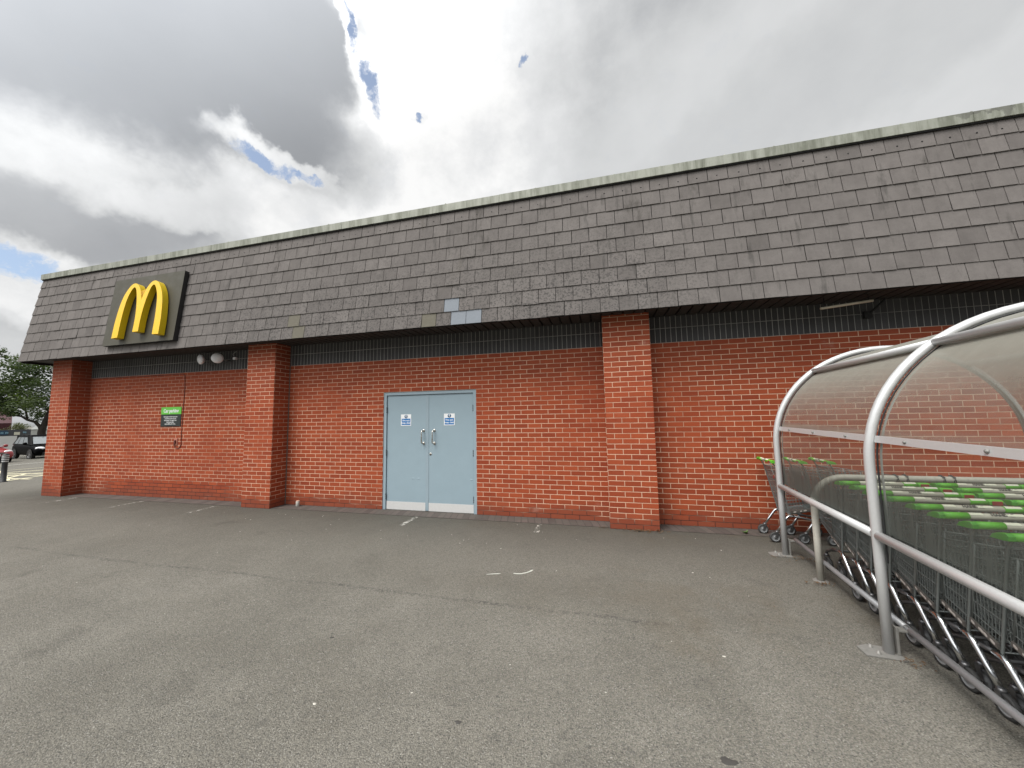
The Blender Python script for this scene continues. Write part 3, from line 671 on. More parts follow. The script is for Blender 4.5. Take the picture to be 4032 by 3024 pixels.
for i in range(55):
    x = q.uniform(-5,3.4); y = q.uniform(-3.9,-.4); r_ = q.uniform(.0025,.006)*(1.0 if y < -2 else 1.5); a = q.uniform(0,3.1)
    c_, s_ = math.cos(a)*r_, math.sin(a)*r_
    lt.raw([(x+c_*1.6,y+s_*1.6,.001),(x-s_,y+c_,.001),(x-c_*1.6,y-s_*1.6,.001),(x+s_,y-c_,.001),(x,y,.005)], [(0,1,4),(1,2,4),(2,3,4),(3,0,4)])
tag(lt.build('litter', M_LITTER, None, fix=False), 'tiny pale grit and scraps strewn over the asphalt', 'litter', None, 'stuff')
db = MB()
def leaf_bits(mb, cx, cy, sx, sy, n, s, q):
    for i in range(n):
        x = cx+q.gauss(0,sx); y = min(cy+abs(q.gauss(0,sy))*(-1 if sy > 0 else 1), cy); z = .008+q.random()*.022; a = q.uniform(0,6.28); r_ = q.uniform(.4,1)*s
        u = Vector((math.cos(a),math.sin(a),q.uniform(-.4,.4)))*r_; v = Vector((-math.sin(a),math.cos(a),q.uniform(-.5,.5)))*r_*.45
        p = Vector((x,y,z)); mb.face([p-u, p+v, p+u, p-v])
q = random.Random(8)
leaf_bits(db, 2.58, -.345, .14, .05, 130, .020, q); leaf_bits(db, 2.06, -.30, .05, .06, 30, .014, q); leaf_bits(db, 3.0,-.01,.2,.03,40,.015,q)
[leaf_bits(db, xx_, -.015, .35, .03, 16, .010, q) for xx_ in (-8.8,-7.5,-6.2,-5.0,-3.3,-2.4,.5,1.3,3.3)]
leaf_bits(db, 4.02,-1.63,.05,.05,40,.014,q); leaf_bits(db, 4.15,-1.02,.10,.06,60,.014,q); leaf_bits(db, 3.97,-2.74,.05,.05,40,.012,q); leaf_bits(db,3.4,-2.1,.3,.3,26,.010,q)
tag(db.build('fallen_leaves', M_LEAFLIT, None, fix=False), 'dry brown leaf litter drifted at the pier and post feet', 'leaves', None, 'stuff')
wd = MB(); q = random.Random(9)
for i in range(16):
    a = q.uniform(0,6.28); l = q.uniform(.03,.06); p = Vector((3.89,-.235,.006)); e = p+Vector((math.cos(a)*l,math.sin(a)*l*.8,q.uniform(.015,.045))); n = Vector((-math.sin(a),math.cos(a),0))*.011
    m_ = (p+e)/2+Vector((0,0,.01)); wd.face([p, m_+n, e, m_-n])
tag(wd.build('weed', M_WEED, None, fix=False), 'small green weed rooted in the paver strip by the shelter', 'plant')
t = thing('drink_can', 'dented pale drink can standing at the wall foot near the second pier', 'can', (-3.55,-.085,0))
mb = MB(); mb.lathe([(.0,0.001),(.028,.001),(.033,.008),(.033,.088),(.029,.098)], None, 20); mb.build('can_body', M_CANW, t)
mb = MB(); mb.lathe([(.0295,.0985),(.031,.104),(.026,.108),(0,.106)], None, 20); mb.build('can_lid', M_CANTOP, t)
# bollard
bl = thing('bollard', 'black bollard with white reflective bands in the car park', 'bollard', (-15.83,1.19,gz(-15.83)))
mb = MB(); mb.lathe([(.085,0),(.085,.015),(.062,.03),(.058,.56),(.066,.60),(.066,.80),(.058,.84),(.03,.86),(0,.865)], None, 20); mb.build('post', M_BOLL, bl)
for z in (.625,.68,.735,.79):
    mb = MB(); mb.lathe([(.0675,z-.012),(.0685,z-.010),(.0685,z+.010),(.0675,z+.012)], None, 20); mb.build('reflective_band', M_BOLLW, bl)
# ------------------------------------------------------------------ trolley shelter: barrel vault on hoops
SH = thing('trolley_shelter', 'silver tubular trolley shelter with dusty clear barrel roof', 'shelter', (4.049,-.931,0), R(-5.005))
RA, SPR, WID, BAY = 1.05, 1.25, 2.10, 1.754
def arch_pts(r, n=36, z0=0.0):
    p = [(RA-r, z0), (RA-r, .6), (RA-r, SPR)]
    p += [(RA-r*math.cos(math.pi*i/n), SPR+r*math.sin(math.pi*i/n)) for i in range(1, n)]
    return p+[(RA+r, SPR), (RA+r, .6), (RA+r, z0)]
for j in range(3):
    y = -BAY*j
    mb = MB(); mb.tube([(x, y, z) for x, z in arch_pts(RA)], .030, 14); a = mb.build('arch', M_ALU, SH)
    sr = MB()
    for dy in ((-.034,) if j == 0 else (.034,-.034) if j == 1 else (.034,)):
        P_ = [p for p in arch_pts(RA-.028) if p[1] >= .1]
        for (xa,za),(xb,zb_) in zip(P_[:-1], P_[1:]):
            sr.tube([(xa,y+dy,za),(xb,y+dy,zb_)], .0055, 5, cap=False)
    sr.build('seal_strip', M_SEAL, a)
    for dy in ((-1,) if j == 0 else (1,-1) if j == 1 else (1,)):
        et = MB(); P_ = [p for p in arch_pts(RA-.0395) if p[1] >= .8]; P_ = [(P_[0][0],.80)]+P_+[(P_[-1][0],.80)]; vs = []
        for x, z in P_: vs += [(x,y+dy*.040,z),(x,y+dy*.066,z)]
        et.raw(vs, [(2*i,2*i+1,2*i+3,2*i+2) for i in range(len(P_)-1)], True); et.build('edge_trim', M_TRIM, a, fix=False)
    for sx in (0, 1):
        cx = WID*sx; o = -1 if sx == 0 else 1
        bp = MB(); poly = [(cx-o*.055,y-.075),(cx-o*.055,y+.060),(cx+o*.095,y+.060),(cx+o*.165,y+.020),(cx+o*.155,y-.075)]
        n = len(poly); vs = [(px,py,.001) for px, py in poly]+[(px,py,.010) for px, py in poly]
        bp.raw(vs, [tuple(range(n))[::-1], tuple(range(n,2*n))]+[(i,(i+1)%n,n+(i+1)%n,n+i) for i in range(n)]); b_ = bp.build('base_plate', M_GALV, a, bevel=.0015)
        for bx, by in ((cx+o*.085,y+.03),(cx+o*.075,y-.04)):
            bo = MB(); bo.lathe([(.014,.0105),(.014,.016),(.009,.016),(.009,.028),(0,.030)], Matrix.Translation((bx,by,0)), 8)
            bo.build('anchor_bolt', M_GALV, a)
        br = MB(); t_ = .012; x0 = cx+.034*(-o)*1.0
        s0, s1 = sorted((cx-o*.034, cx-o*.048)); br.box(s0, s1, y-.028, y+.028, .010, .185)
        s0, s1 = sorted((cx-o*.048, cx-o*.115)); br.box(s0, s1, y-.028, y+.028, .160, .172)
        br.build('rail_bracket', M_GALV, a, bevel=.002)
for j in range(2):
    y0, y1 = -BAY*j-.030, -BAY*(j+1)+.030
    for sx in (0, 1):
        f = (lambda t: t) if sx == 0 else (lambda t: WID-t)
        mb = MB(); mb.tube([(f(.0),y0+.004,.772),(f(.0),y1-.004,.772)], .0295, 14); mb.build('mid_rail', M_ALU, SH)
        mb = MB(); mb.tube([(f(.414),y0+.012,2.085),(f(.414),y1-.012,2.085)], .0275, 14); mb.build('purlin', M_ALU, SH)
        nx, nz = -.985*(1 if sx == 0 else -1), .171
        mb = MB(); cx, cz = f(.037), 1.432
        q_ = [(cx-.0, cz-.035),(cx+(.008 if sx==0 else -.008), cz+.035)]
        o = -.014 if sx == 0 else .014
        mb.raw([(cx+o,y0,cz-.023),(cx+o*.45,y0,cz+.023),(cx-o*.35,y0,cz+.023),(cx+o*.2,y0,cz-.023),(cx+o,y1,cz-.023),(cx+o*.45,y1,cz+.023),(cx-o*.35,y1,cz+.023),(cx+o*.2,y1,cz-.023)],
               [(0,1,2,3),(4,7,6,5),(0,4,5,1),(1,5,6,2),(2,6,7,3),(3,7,4,0)])
        fbar = mb.build('flat_bar', M_ALU, SH)
        for yy in (y0-.30, (y0+y1)/2, y1+.30):
            bo = MB(); bo.lathe([(.011,0),(.011,.005),(.006,.011),(0,.012)], Matrix.Translation((cx+o*.78,yy,cz)) @ Matrix.Rotation(R(-90 if sx == 0 else 90),4,'Y'), 10)
            bo.build('bar_bolt', M_GALV, fbar)
        # low rail sits inside the posts on brackets
        xl = .115 if sx == 0 else WID-.115
        mb = MB(); mb.tube([(xl,y0+.05,.172),(xl,y1-.05,.172)], .021, 12); mb.build('low_rail', M_ALU2, SH)
    # panels: two side sheets and one crown sheet, 4 mm thick
    for rng_, nm in (((0,2),'lower_panel'), ((2,None),'vault_panel')):
        pass
    rp = RA-.034; n = 40
    prof = [(RA-rp, .80), (RA-rp, 1.0), (RA-rp, SPR)]+[(RA-rp*math.cos(math.pi*i/n), SPR+rp*math.sin(math.pi*i/n)) for i in range(1, n)]+[(RA+rp, SPR), (RA+rp, 1.0), (RA+rp, .80)]
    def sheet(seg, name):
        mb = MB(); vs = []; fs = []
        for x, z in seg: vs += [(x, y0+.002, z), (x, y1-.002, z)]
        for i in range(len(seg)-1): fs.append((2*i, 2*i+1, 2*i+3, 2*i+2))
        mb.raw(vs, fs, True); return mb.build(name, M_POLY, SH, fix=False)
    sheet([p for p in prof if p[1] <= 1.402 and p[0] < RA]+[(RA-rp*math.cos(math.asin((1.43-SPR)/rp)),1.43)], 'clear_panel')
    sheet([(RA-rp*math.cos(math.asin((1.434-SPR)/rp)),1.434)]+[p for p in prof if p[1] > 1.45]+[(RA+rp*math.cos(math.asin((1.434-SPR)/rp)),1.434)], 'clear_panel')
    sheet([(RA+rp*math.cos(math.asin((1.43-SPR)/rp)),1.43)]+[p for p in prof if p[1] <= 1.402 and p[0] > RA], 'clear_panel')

HB = thing('hoop_barrier', 'weathered cream tube hoop standing across the trolley rows', 'barrier', (4.066,-1.571,0), R(-1.0))
pts = [(0,0,.002),(0,0,.40),(0,0,.72)]; rb = .26
pts += [(rb-rb*math.cos(R(a)),0,.725+rb*math.sin(R(a))) for a in range(10,91,10)]
pts += [(2.02-rb+rb*math.sin(R(a)),0,.725+rb*math.cos(R(a))) for a in range(0,81,10)]+[(2.02,0,.72),(2.02,0,.40),(2.02,0,.002)]
mb = MB(); mb.tube(pts, .0295, 14); mb.build('hoop_tube', M_HOOP, HB)
for x in (0,2.02):
    mb = MB(); mb.lathe([(.031,.012),(.050,.010),(.062,.0005)], Matrix.Translation((x,0,0)), 16); mb.build('foot_collar', M_GALV, HB)
for i, (x, lab) in enumerate(((.66,'dark chain pair wound round the hoop tube, nearer the bent end'),(1.00,'dark chain pair wound round the hoop tube, further along it'))):
    t = thing('chain', lab, 'chain', (4.066+x,-1.571-.0174*x,.985), 0, 'chains wound round the hoop tube')
    for dx in (0,.075):
        mb = MB()
        for k in range(9):
            a = k*2*math.pi/9; c = Vector((dx+.004*(k%2),.033*math.cos(a),.033*math.sin(a)))
            d = Vector((.35,-math.sin(a),math.cos(a))).normalized(); s2 = Vector((1,0,0)) if k%2 else Vector((0,math.cos(a),math.sin(a)))
            mb.tube([c+d*.016*math.cos(b*math.pi/3)+s2*.008*math.sin(b*math.pi/3) for b in range(7)], .0030, 5, cap=False)
        mb.build('chain_links', M_DARKSTEEL, t)

# ------------------------------------------------------------------ shopping trolleys (local: x right, y forward, z up, handle over the origin)
def lerp(a, b, t): return a+(b-a)*t
def make_trolley(lab, hw, group, HZ=.985, Lf=.70):
    t = thing('shopping_trolley', lab, 'trolley', (0,0,0), 0, group)
    w1 = hw-.045
    RT = lambda s: Vector((s*w1,.045,.915)); FT = lambda s: Vector((s*w1*.76,Lf,.785))
    RB = lambda s: Vector((s*w1*.93,.165,.345)); FB = lambda s: Vector((s*w1*.70,Lf-.10,.480))
    wr = .0026
    mb = MB()
    for s in (-1,1):
        nv = 22
        for i in range(1,nv):
            u = i/nv; mb.tube([RB(s).lerp(FB(s),u), RT(s).lerp(FT(s),u)], wr, 4, cap=False)
        for v in (.14,.30,.47,.66,.84):
            mb.tube([RB(s).lerp(RT(s),v), FB(s).lerp(FT(s),v)], wr*1.25, 4, cap=False)
        mb.tube([RT(s),FT(s)], .0050, 6); mb.tube([RB(s),FB(s)], .0045, 6)
        mb.tube([RB(s)+Vector((0,0,-.03)), RB(s), RT(s), Vector((s*(hw-.05),.02,.965)), Vector((s*(hw-.055),.0,HZ-.006))], .0075, 8)
        mb.tube([FB(s),FT(s)], .0050, 6)
        m0, m1 = RB(s).lerp(FB(s),.42), RT(s).lerp(FT(s),.30); mb.tube([m0,m1], .0060, 6)
    for nme, A0, A1, B0, B1, nn, hv in (('f',FB(-1),FB(1),FT(-1),FT(1),13,(.3,.62)),('r',RB(-1),RB(1),RT(-1),RT(1),15,(.22,.45,.70,.9))):
        for i in range(1,nn): mb.tube([A0.lerp(A1,i/nn),B0.lerp(B1,i/nn)], wr, 4, cap=False)
        for v in hv: mb.tube([A0.lerp(B0,v),A1.lerp(B1,v)], wr*1.2, 4, cap=False)
        mb.tube([A0,A1], .0045, 6); mb.tube([B0,B1], .0050, 6)
    for i in range(1,14): mb.tube([RB(-1).lerp(RB(1),i/14), FB(-1).lerp(FB(1),i/14)], wr, 4, cap=False)
    for v in (.15,.35,.55,.75,.9): mb.tube([RB(-1).lerp(FB(-1),v), RB(1).lerp(FB(1),v)], wr*1.2, 4, cap=False)
    mb.build('basket', M_WIRE, t)
    for s in (-1,1):
        mb = MB(); a = RB(s)+Vector((s*.007,0,.012)); b_ = RB(s).lerp(FB(s),.40)+Vector((s*.007,0,.010))
        d = Vector((s*.012,0,0)); h = Vector((0,0,.030))
        mb.raw([a,b_,b_+h*.8,a+h,a+d,b_+d,b_+d+h*.8,a+d+h], [(0,1,2,3),(7,6,5,4),(0,4,5,1),(1,5,6,2),(2,6,7,3),(3,7,4,0)])
        st = mb.build('bumper_strip', M_BUMP, t)
        for u, l in ((.16,.016),(.40,.012),(.56,.018),(.86,.012)):
            mb = MB(); c = a.lerp(b_,u)+d*1.04+h*.5; yv = (b_-a).normalized()
            mb.face([c-yv*l-h*.18, c-h*.30, c+yv*l-h*.18, c+yv*l+h*.18, c+h*.30, c-yv*l+h*.18])
            mb.build('reflector', M_REFL, st, fix=False)
    # chromed chassis: legs drop back to the rear castors, arms run down to the front ones
    rx, fx = w1*.98, w1*.56
    for s in (-1,1):
        ch = MB()
        P_ = [(s*rx,.000,.128),(s*rx,.058,.212),(s*rx,.112,.290),(s*rx,.128,.310),(s*rx*.99,.150,.324),(s*rx*.97,.20,.326)]
        ch.tube(P_, .0160, 12)
        ch.build('rear_leg', M_CHROME, t)
    ch = MB()
    for s in (-1,1): ch.tube([(s*rx*.97,.199,.325),(s*lerp(rx,fx,.6),.42,.275),(s*fx,Lf-.14,.215),(s*fx,Lf-.075,.185),(s*fx,Lf-.06,.150)], .0125, 8)
    ch.tube([(-fx,Lf-.14,.215),(fx,Lf-.14,.215)], .012, 8)
    ch.build('chassis', M_FORK, t)
    for s in (-1,1):
        for (x, y, ztop) in ((s*rx,.0,.135),(s*fx,Lf-.06,.150)):
            wy = y-.022; f = MB()
            f.lathe([(.0,ztop+.006),(.019,ztop+.006),(.021,ztop-.010),(.015,ztop-.018)], Matrix.Translation((x,y,0)), 10)
            for e in (-1,1):
                f.raw([(x+e*.019,y-.016,ztop-.012),(x+e*.019,y+.016,ztop-.012),(x+e*.019,wy+.013,.055),(x+e*.019,wy-.013,.055),(x+e*.0215,y-.016,ztop-.012),(x+e*.0215,y+.016,ztop-.012),(x+e*.0215,wy+.013,.055),(x+e*.0215,wy-.013,.055)],
                      [(0,1,2,3),(7,6,5,4),(0,4,5,1),(1,5,6,2),(2,6,7,3),(3,7,4,0)])
            f.box(x-.0215,x+.0215,y-.016,y+.016,ztop-.014,ztop-.010); f.tube([(x-.024,wy,.063),(x+.024,wy,.063)], .006, 8)
            c = f.build('castor', M_FORK, t)
            M_ = Matrix.Translation((x,wy,.0630)) @ Matrix.Rotation(R(90),4,'Y')
            w = MB(); w.lathe([(.046,-.0135),(.058,-.0135),(.0622,-.009),(.0622,.009),(.058,.0135),(.046,.0135)], M_, 24); w.build('tyre', M_RUBBER, c)
            w = MB(); w.lathe([(0,-.012),(.014,-.012),(.016,-.007),(.040,-.007),(.0455,-.012)], M_, 20); w.lathe([(0,.012),(.014,.012),(.016,.007),(.040,.007),(.0455,.012)], M_, 20); w.build('hub', M_WHEELGREY, c)
    hd = MB(); hd.tube([(-hw+.03,0,HZ),(hw-.06,0,HZ)], .0190, 14); h = hd.build('handle', M_HANDLE, t)
    for x0, x1 in ((-hw+.028,-hw+.150),(hw-.190,hw-.09)):
        mb = MB(); mb.tube([(x0,0,HZ),(x1,0,HZ)], .0208, 14); mb.build('green_grip', M_GRIP, h)
    def curved_label(x0, x1, a0, a1, r):
        mb = MB(); n = 6; vs = []
        for i in range(n+1):
            a = R(lerp(a0,a1,i/n)); vs += [(x0,-r*math.cos(a),HZ+r*math.sin(a)),(x1,-r*math.cos(a),HZ+r*math.sin(a))]
        mb.raw(vs, [(2*i,2*i+1,2*i+3,2*i+2) for i in range(n)], True); return mb
    for x0, x1 in ((-hw+.150,-hw+.215),(hw-.325,hw-.245),(hw-.185,hw-.105)):
        curved_label(x0, x1, 30, 88, .0214).build('sticker', M_LABEL, h, fix=False)
    text('lettering', 'HANDLE', .021, M_INK, h, Matrix.Translation((-.02*hw/.32,-.0142,HZ+.0142)) @ Matrix.Rotation(R(45),4,'X'), .0003, .0012, xs=1.3)
    # left end pad, right coin lock with its chain
    def pad(x0, x1, name, mt):
        poly = [(-.022,-.016),(-.022,.008),(-.008,.020),(.025,.016),(.058,.002),(.078,-.024),(.045,-.022),(.008,-.021)]
        n = len(poly); mb = MB(); vs = [(x0,y,HZ+z) for y, z in poly]+[(x1,y,HZ+z) for y, z in poly]
        mb.raw(vs, [tuple(range(n)), tuple(range(n,2*n))[::-1]]+[(i,n+i,n+(i+1)%n,(i+1)%n) for i in range(n)]); return mb.build(name, mt, t, bevel=.004)
    pad(-hw, -hw+.030, 'end_pad', M_GRIPD)
    cl = pad(hw-.088, hw-.012, 'coin_lock', M_GRIP)
    mb = MB(); mb.box(hw-.080,hw-.026,-.0300,-.0245,HZ-.016,HZ+.011); mb.build('coin_slot', M_RED, cl, bevel=.002)
    mb = MB(); x = hw-.018
    for k in range(7):
        c = Vector((x+.010*k*.5,-.030+.003*k,HZ-.010-.022*k)); d = Vector((.15,0,-1)).normalized(); s2 = Vector((1,0,.15)) if k%2 else Vector((0,1,0))
        mb.tube([c+d*.014*math.cos(b*math.pi/3)+s2*.0065*math.sin(b*math.pi/3) for b in range(7)], .0020, 5, cap=False)
    mb.build('chain', M_GALV, cl)
    mb = MB(); mb.box(x+.022,x+.040,-.014,-.006,HZ-.20,HZ-.160); mb.build('key_tag', M_RED, cl, bevel=.002)
    return t
ORD = ['first','second','third','fourth','fifth','sixth','seventh','eighth','ninth','tenth','eleventh']
big = None; q = random.Random(3)
for colm, x0, n, y0, nm in ((0, 4.447, 11, -1.895, 'near'), (1, 5.118, 8, -1.880, 'far')):
    for k in range(n):
        lab = '%s wire trolley with green handle behind the hoop in the %s nested row' % (ORD[k], nm)
        if big is None: t = big = make_trolley(lab, .325, 'trolleys nested in the shelter rows')
        else: t = copy_tree(big); t['label'] = lab
        t.location = (x0-.012*k+q.uniform(-.010,.010)-(.03*max(0,k-2) if False else 0), y0-.2085*k+q.uniform(-.012,.012), 0); t.rotation_euler = (0,0,R(q.uniform(-1.1,1.1)))
small = None
for k, x in enumerate((4.15,4.46,4.755)):
    lab = ['small wire trolley by the brick wall, its tail sticking out past the shelter','second small trolley of the row along the brick wall','third small trolley of the row along the brick wall','fourth small trolley of the row along the brick wall','fifth small trolley of the row along the brick wall','sixth small trolley of the row along the brick wall'][k]
    if small is None: t = small = make_trolley(lab, .215, 'small trolleys nested along the brick wall', .995, .98)
    else: t = copy_tree(small); t['label'] = lab
    t.location = (x, -.335+q.uniform(-.006,.006), 0); t.rotation_euler = (0,0,R(-90+q.uniform(-1,1)))

# ------------------------------------------------------------------ cars
def car(label, loc, rotz, L, W, H, paint, hatch=True):
    t = thing('parked_car', label, 'car', loc, rotz)
    M_GL = M_CARGLASS; hw = W/2
    st = [(-.500,.40,.78,.80),(-.488,.28,.90,.90),(-.455,.22,.955,.965),(-.30,.20,.975,1),(0,.20,.965,1),(.20,.20,.945,1),(.28,.20,.925,.995),(.38,.21,.875,.985),(.455,.23,.80,.95),(.490,.28,.70,.89),(.502,.38,.60,.82)]
    vs = []; fs = []
    ring = lambda zb,zt,w: [(-.80*w,zb),(-.97*w,zb+.10),(-1.0*w,(zb+zt)/2),(-.985*w,zt-.10),(-.90*w,zt-.01),(-.45*w,zt+.025),(0,zt+.035),(.45*w,zt+.025),(.90*w,zt-.01),(.985*w,zt-.10),(1.0*w,(zb+zt)/2),(.97*w,zb+.10),(.80*w,zb)]
    for u, zb, zt, w in st:
        vs += [(u*L, y*hw, z*H/1.52) for y, z in ring(zb,zt,w)]
    n = 13
    for i in range(len(st)-1):
        for k in range(n): k2 = (k+1)%n; fs.append((i*n+k,i*n+k2,(i+1)*n+k2,(i+1)*n+k))
    fs += [tuple(range(n)), tuple(range((len(st)-1)*n,len(st)*n))[::-1]]
    mb = MB(); mb.raw(vs, fs, True); b = mb.build('body', paint, t); s = b.modifiers.new('s','SUBSURF'); s.levels = 1; s.render_levels = 1
    zb = .945*H/1.52
    xb0, xb1 = -.475*L, .285*L; xt0, xt1 = -.40*L, .075*L; wb, wt = .945*hw, .74*hw
    zr = H
    def cab(u, v):   # u along, v up: side surface point
        return (lerp(lerp(xb0,xb1,u), lerp(xt0,xt1,u), v), lerp(wb,wt,v), lerp(zb-.02,zr-.05,v))
    mb = MB(); B = [(xb0,-wb),(xb1,-wb),(xb1,wb),(xb0,wb)]
    vs = []; rings = [(0,0),(.5,.5),(.86,.88),(1.0,1.0)]
    for v, _ in rings:
        x0, x1, w = lerp(xb0,xt0,v), lerp(xb1,xt1,v), lerp(wb,wt,v); z = lerp(zb-.03,zr-.035,v)
        vs += [(x0,-w*.93,z),(x0+.10,-w,z),(x1-.16,-w,z),(x1,-w*.90,z),(x1+.03,0,z),(x1,w*.90,z),(x1-.16,w,z),(x0+.10,w,z),(x0,w*.93,z),(x0-.03,0,z)]
    z = zr; x0, x1, w = xt0+.12, xt1-.14, wt*.82
    vs += [(x0,-w*.9,z),(x0+.08,-w,z),(x1-.1,-w,z),(x1,-w*.9,z),(x1+.02,0,z),(x1,w*.9,z),(x1-.1,w,z),(x0+.08,w,z),(x0,w*.9,z),(x0-.02,0,z)]
    fs = []
    for i in range(4):
        for k in range(10): k2 = (k+1)%10; fs.append((i*10+k,i*10+k2,(i+1)*10+k2,(i+1)*10+k))
    fs.append(tuple(range(40,50)))
    mb.raw(vs, fs, True); mb.build('cabin', paint, t)
    for s in (-1,1):
        for u0, u1 in ((.10,.30),(.325,.58),(.605,.865)):
            mb = MB(); q_ = [cab(u0+.02*(u0<.2),.10),cab(u1,.10),cab(u1-(.05 if u1>.8 else 0),.86),cab(u0+(.05 if u0<.2 else 0),.86)]
            mb.face([(x,s*(y+.012),z) for x, y, z in q_]); mb.build('side_window', M_GL, t, fix=False)
        mb = MB(); mm = Vector((.20*L,s*(hw+.09),zb+.07)); mb.lathe([(0,-.09),(.07,-.07),(.085,0),(.07,.07),(0,.09)], Matrix.Translation(mm) @ Matrix.Rotation(R(90),4,'X') @ Matrix.Diagonal((.7,1,1,1)), 12)
        mb.tube([mm,(.19*L,s*(hw-.03),zb)], .02, 6); mb.build('door_mirror', paint, t)
        mb = MB(); hx = .455*L; M_ = Matrix.Translation((hx+.055,s*hw*.70,.71*H/1.52)) @ Matrix.Rotation(R(s*24),4,'Z') @ Matrix.Rotation(R(70),4,'Y') @ Matrix.Diagonal((.62,1.25,.5,1))
        mb.lathe([(.165,-.10),(.165,.02),(.14,.06),(0,.09)], M_, 18); mb.build('headlight', M_HEADL, t)
        mb = MB(); mb.box(-.502*L,-.47*L,s*hw*.72-.09,s*hw*.72+.09,.70*H/1.52,.95*H/1.52); mb.build('tail_light', M_RED, t, bevel=.02)
        for x in (.315*L,-.315*L):
            ar = MB(); M_ = Matrix.Translation((x,s*(hw+.004),.315)) @ Matrix.Rotation(R(90),4,'X'); ar.lathe([(0,0),(.375,0),(.385,.004*-s)], M_, 26); ar.build('wheel_arch', M_ARCH, t)
            M_ = Matrix.Translation((x,s*(hw-.085),.31)) @ Matrix.Rotation(R(90),4,'X')
            w = MB(); w.lathe([(.20,-.10),(.29,-.10),(.31,-.08),(.31,.08),(.29,.10),(.20,.10)], M_, 28); wh = w.build('wheel', M_RUBBERB, t)
            r_ = MB(); r_.lathe([(.205,s*-.096),(.19,s*-.08),(.185,s*-.05)], M_, 24)
            for a in range(5):
                aa = R(72*a); r_.raw([tuple(M_ @ Vector(v)) for v in ((math.cos(aa-.22)*.05,math.sin(aa-.22)*.05,s*-.094),(math.cos(aa-.13)*.195,math.sin(aa-.13)*.195,s*-.088),(math.cos(aa+.13)*.195,math.sin(aa+.13)*.195,s*-.088),(math.cos(aa+.22)*.05,math.sin(aa+.22)*.05,s*-.094))], [(0,1,2,3)])
            r_.lathe([(.06,s*-.095),(0,s*-.099)], M_, 14); r_.build('wheel_rim', M_RIM, wh, fix=False)
    for a_, nme, x_ in ((1,'windscreen',1),(0,'rear_window',0)):
        mb = MB(); u = 1 if a_ else 0; o = .030 if a_ else -.020
        q_ = [cab(u,.06),cab(u,.90)]
        f1, f2 = .86, .84
        mb.face([(q_[0][0]+o,-q_[0][1]*f1,q_[0][2]+.02),(q_[0][0]+o+(.025 if a_ else -.02),0,q_[0][2]+.02),(q_[0][0]+o,q_[0][1]*f1,q_[0][2]+.02),(q_[1][0]+o,q_[1][1]*f2,q_[1][2]),(q_[1][0]+o+(.02 if a_ else -.02),0,q_[1][2]),(q_[1][0]+o,-q_[1][1]*f2,q_[1][2])])
        mb.build(nme, M_GL, t, fix=False)
    mb = MB(); mb.box(.488*L,.512*L,-hw*.60,hw*.60,.26,.46); mb.build('lower_grille', M_ARCH, t, bevel=.01)
    gr = MB()
    for z in (.60,.635,.67): gr.box(.492*L,.507*L,-hw*.46,hw*.46,z*H/1.52-.012,z*H/1.52+.008)
    gr.build('front_grille', M_GALV, t)
    mb = MB(); mb.box(.508*L,.515*L,-.26,.26,.47,.58); mb.build('number_plate', M_BOLLW, t)
    mb = MB()
    for s in (-1,1): mb.tube([(-.34*L,s*wt*.86,zr+.005),(-.30*L,s*wt*.86,zr+.045),(.0*L,s*wt*.86,zr+.045),(.04*L,s*wt*.86,zr+.0)], .014, 6)
    mb.build('roof_rail', M_ARCH, t)
    return t
M_CARGLASS = simple('car_glass', (.10,.12,.125), .05, var=.02, spec=1.0, coat=1.0)
M_HEADL = simple('clear_headlamp', (.78,.79,.80), .12, coat=1.0, var=.05)
M_ARCH = simple('black_car_plastic', (.014,.014,.015), .5)
M_RUBBERB = simple('black_tyre', (.014,.014,.014), .8)
M_RIM = simple('alloy_wheel', (.42,.43,.44), .3, metal=.8)
M_BLACKCAR = simple('glossy_black_paint', (.0015,.0015,.002), .5, var=.05, spec=.06)
M_REDCAR = simple('glossy_red_paint', (.26,.014,.018), .30, coat=.4, var=.05)
car('black compact car with roof rails parked beside the red car', (-35.43,10.28,gz(-35.4)-.01), math.atan2(-.112,.993), 3.68, 1.66, 1.56, M_BLACKCAR)
car('red car parked behind the striped bollard', (-33.42,6.65,gz(-33.4)-.01), math.atan2(.0268,.9994), 4.3, 1.76, 1.50, M_REDCAR)

# ------------------------------------------------------------------ hoarding, far buildings
def wallbox(mb, a, b_, d, z0, z1):
    a = Vector(a); b_ = Vector(b_); n = Vector((-(b_-a).y,(b_-a).x)).normalized()*d
    P_ = [a,b_,b_+n,a+n]; mb.raw([(p.x,p.y,z0) for p in P_]+[(p.x,p.y,z1) for p in P_], [(0,3,2,1),(4,5,6,7),(0,1,5,4),(1,2,6,5),(2,3,7,6),(3,0,4,7)])
M_HOARD = simple('dark_grey_hoarding', (.055,.058,.064), .6, var=.15, vscale=.8)
M_WHITEP = simple('white_painted_board', (.60,.60,.58), .6, var=.12, vscale=1)
M_ICON = simple('pale_blue_decal', (.22,.40,.50), .6)
M_NAVY = simple('dark_blue_board', (.020,.055,.095), .6)
M_REDCLAD = simple('dark_red_cladding', (.045,.006,.009), .7, var=.15, vscale=.5)
M_SHED = simple('pale_grey_render', (.42,.43,.40), .8, var=.12, vscale=.7)
M_SROOF = simple('grey_shed_roof', (.22,.225,.215), .7)
u = Vector((-53.34+54.03, 17.24-15.49)).normalized(); h0 = Vector((-54.03,15.49)); n_ = Vector((u.y,-u.x))
HO = thing('site_hoarding', 'dark grey hoarding with pale decals at the far edge of the car park', 'hoarding', (0,0,0))
mb = MB(); wallbox(mb, h0-u*6, h0+u*1.78, .12, .50, 1.10); mb.build('upper_board', M_HOARD, HO)
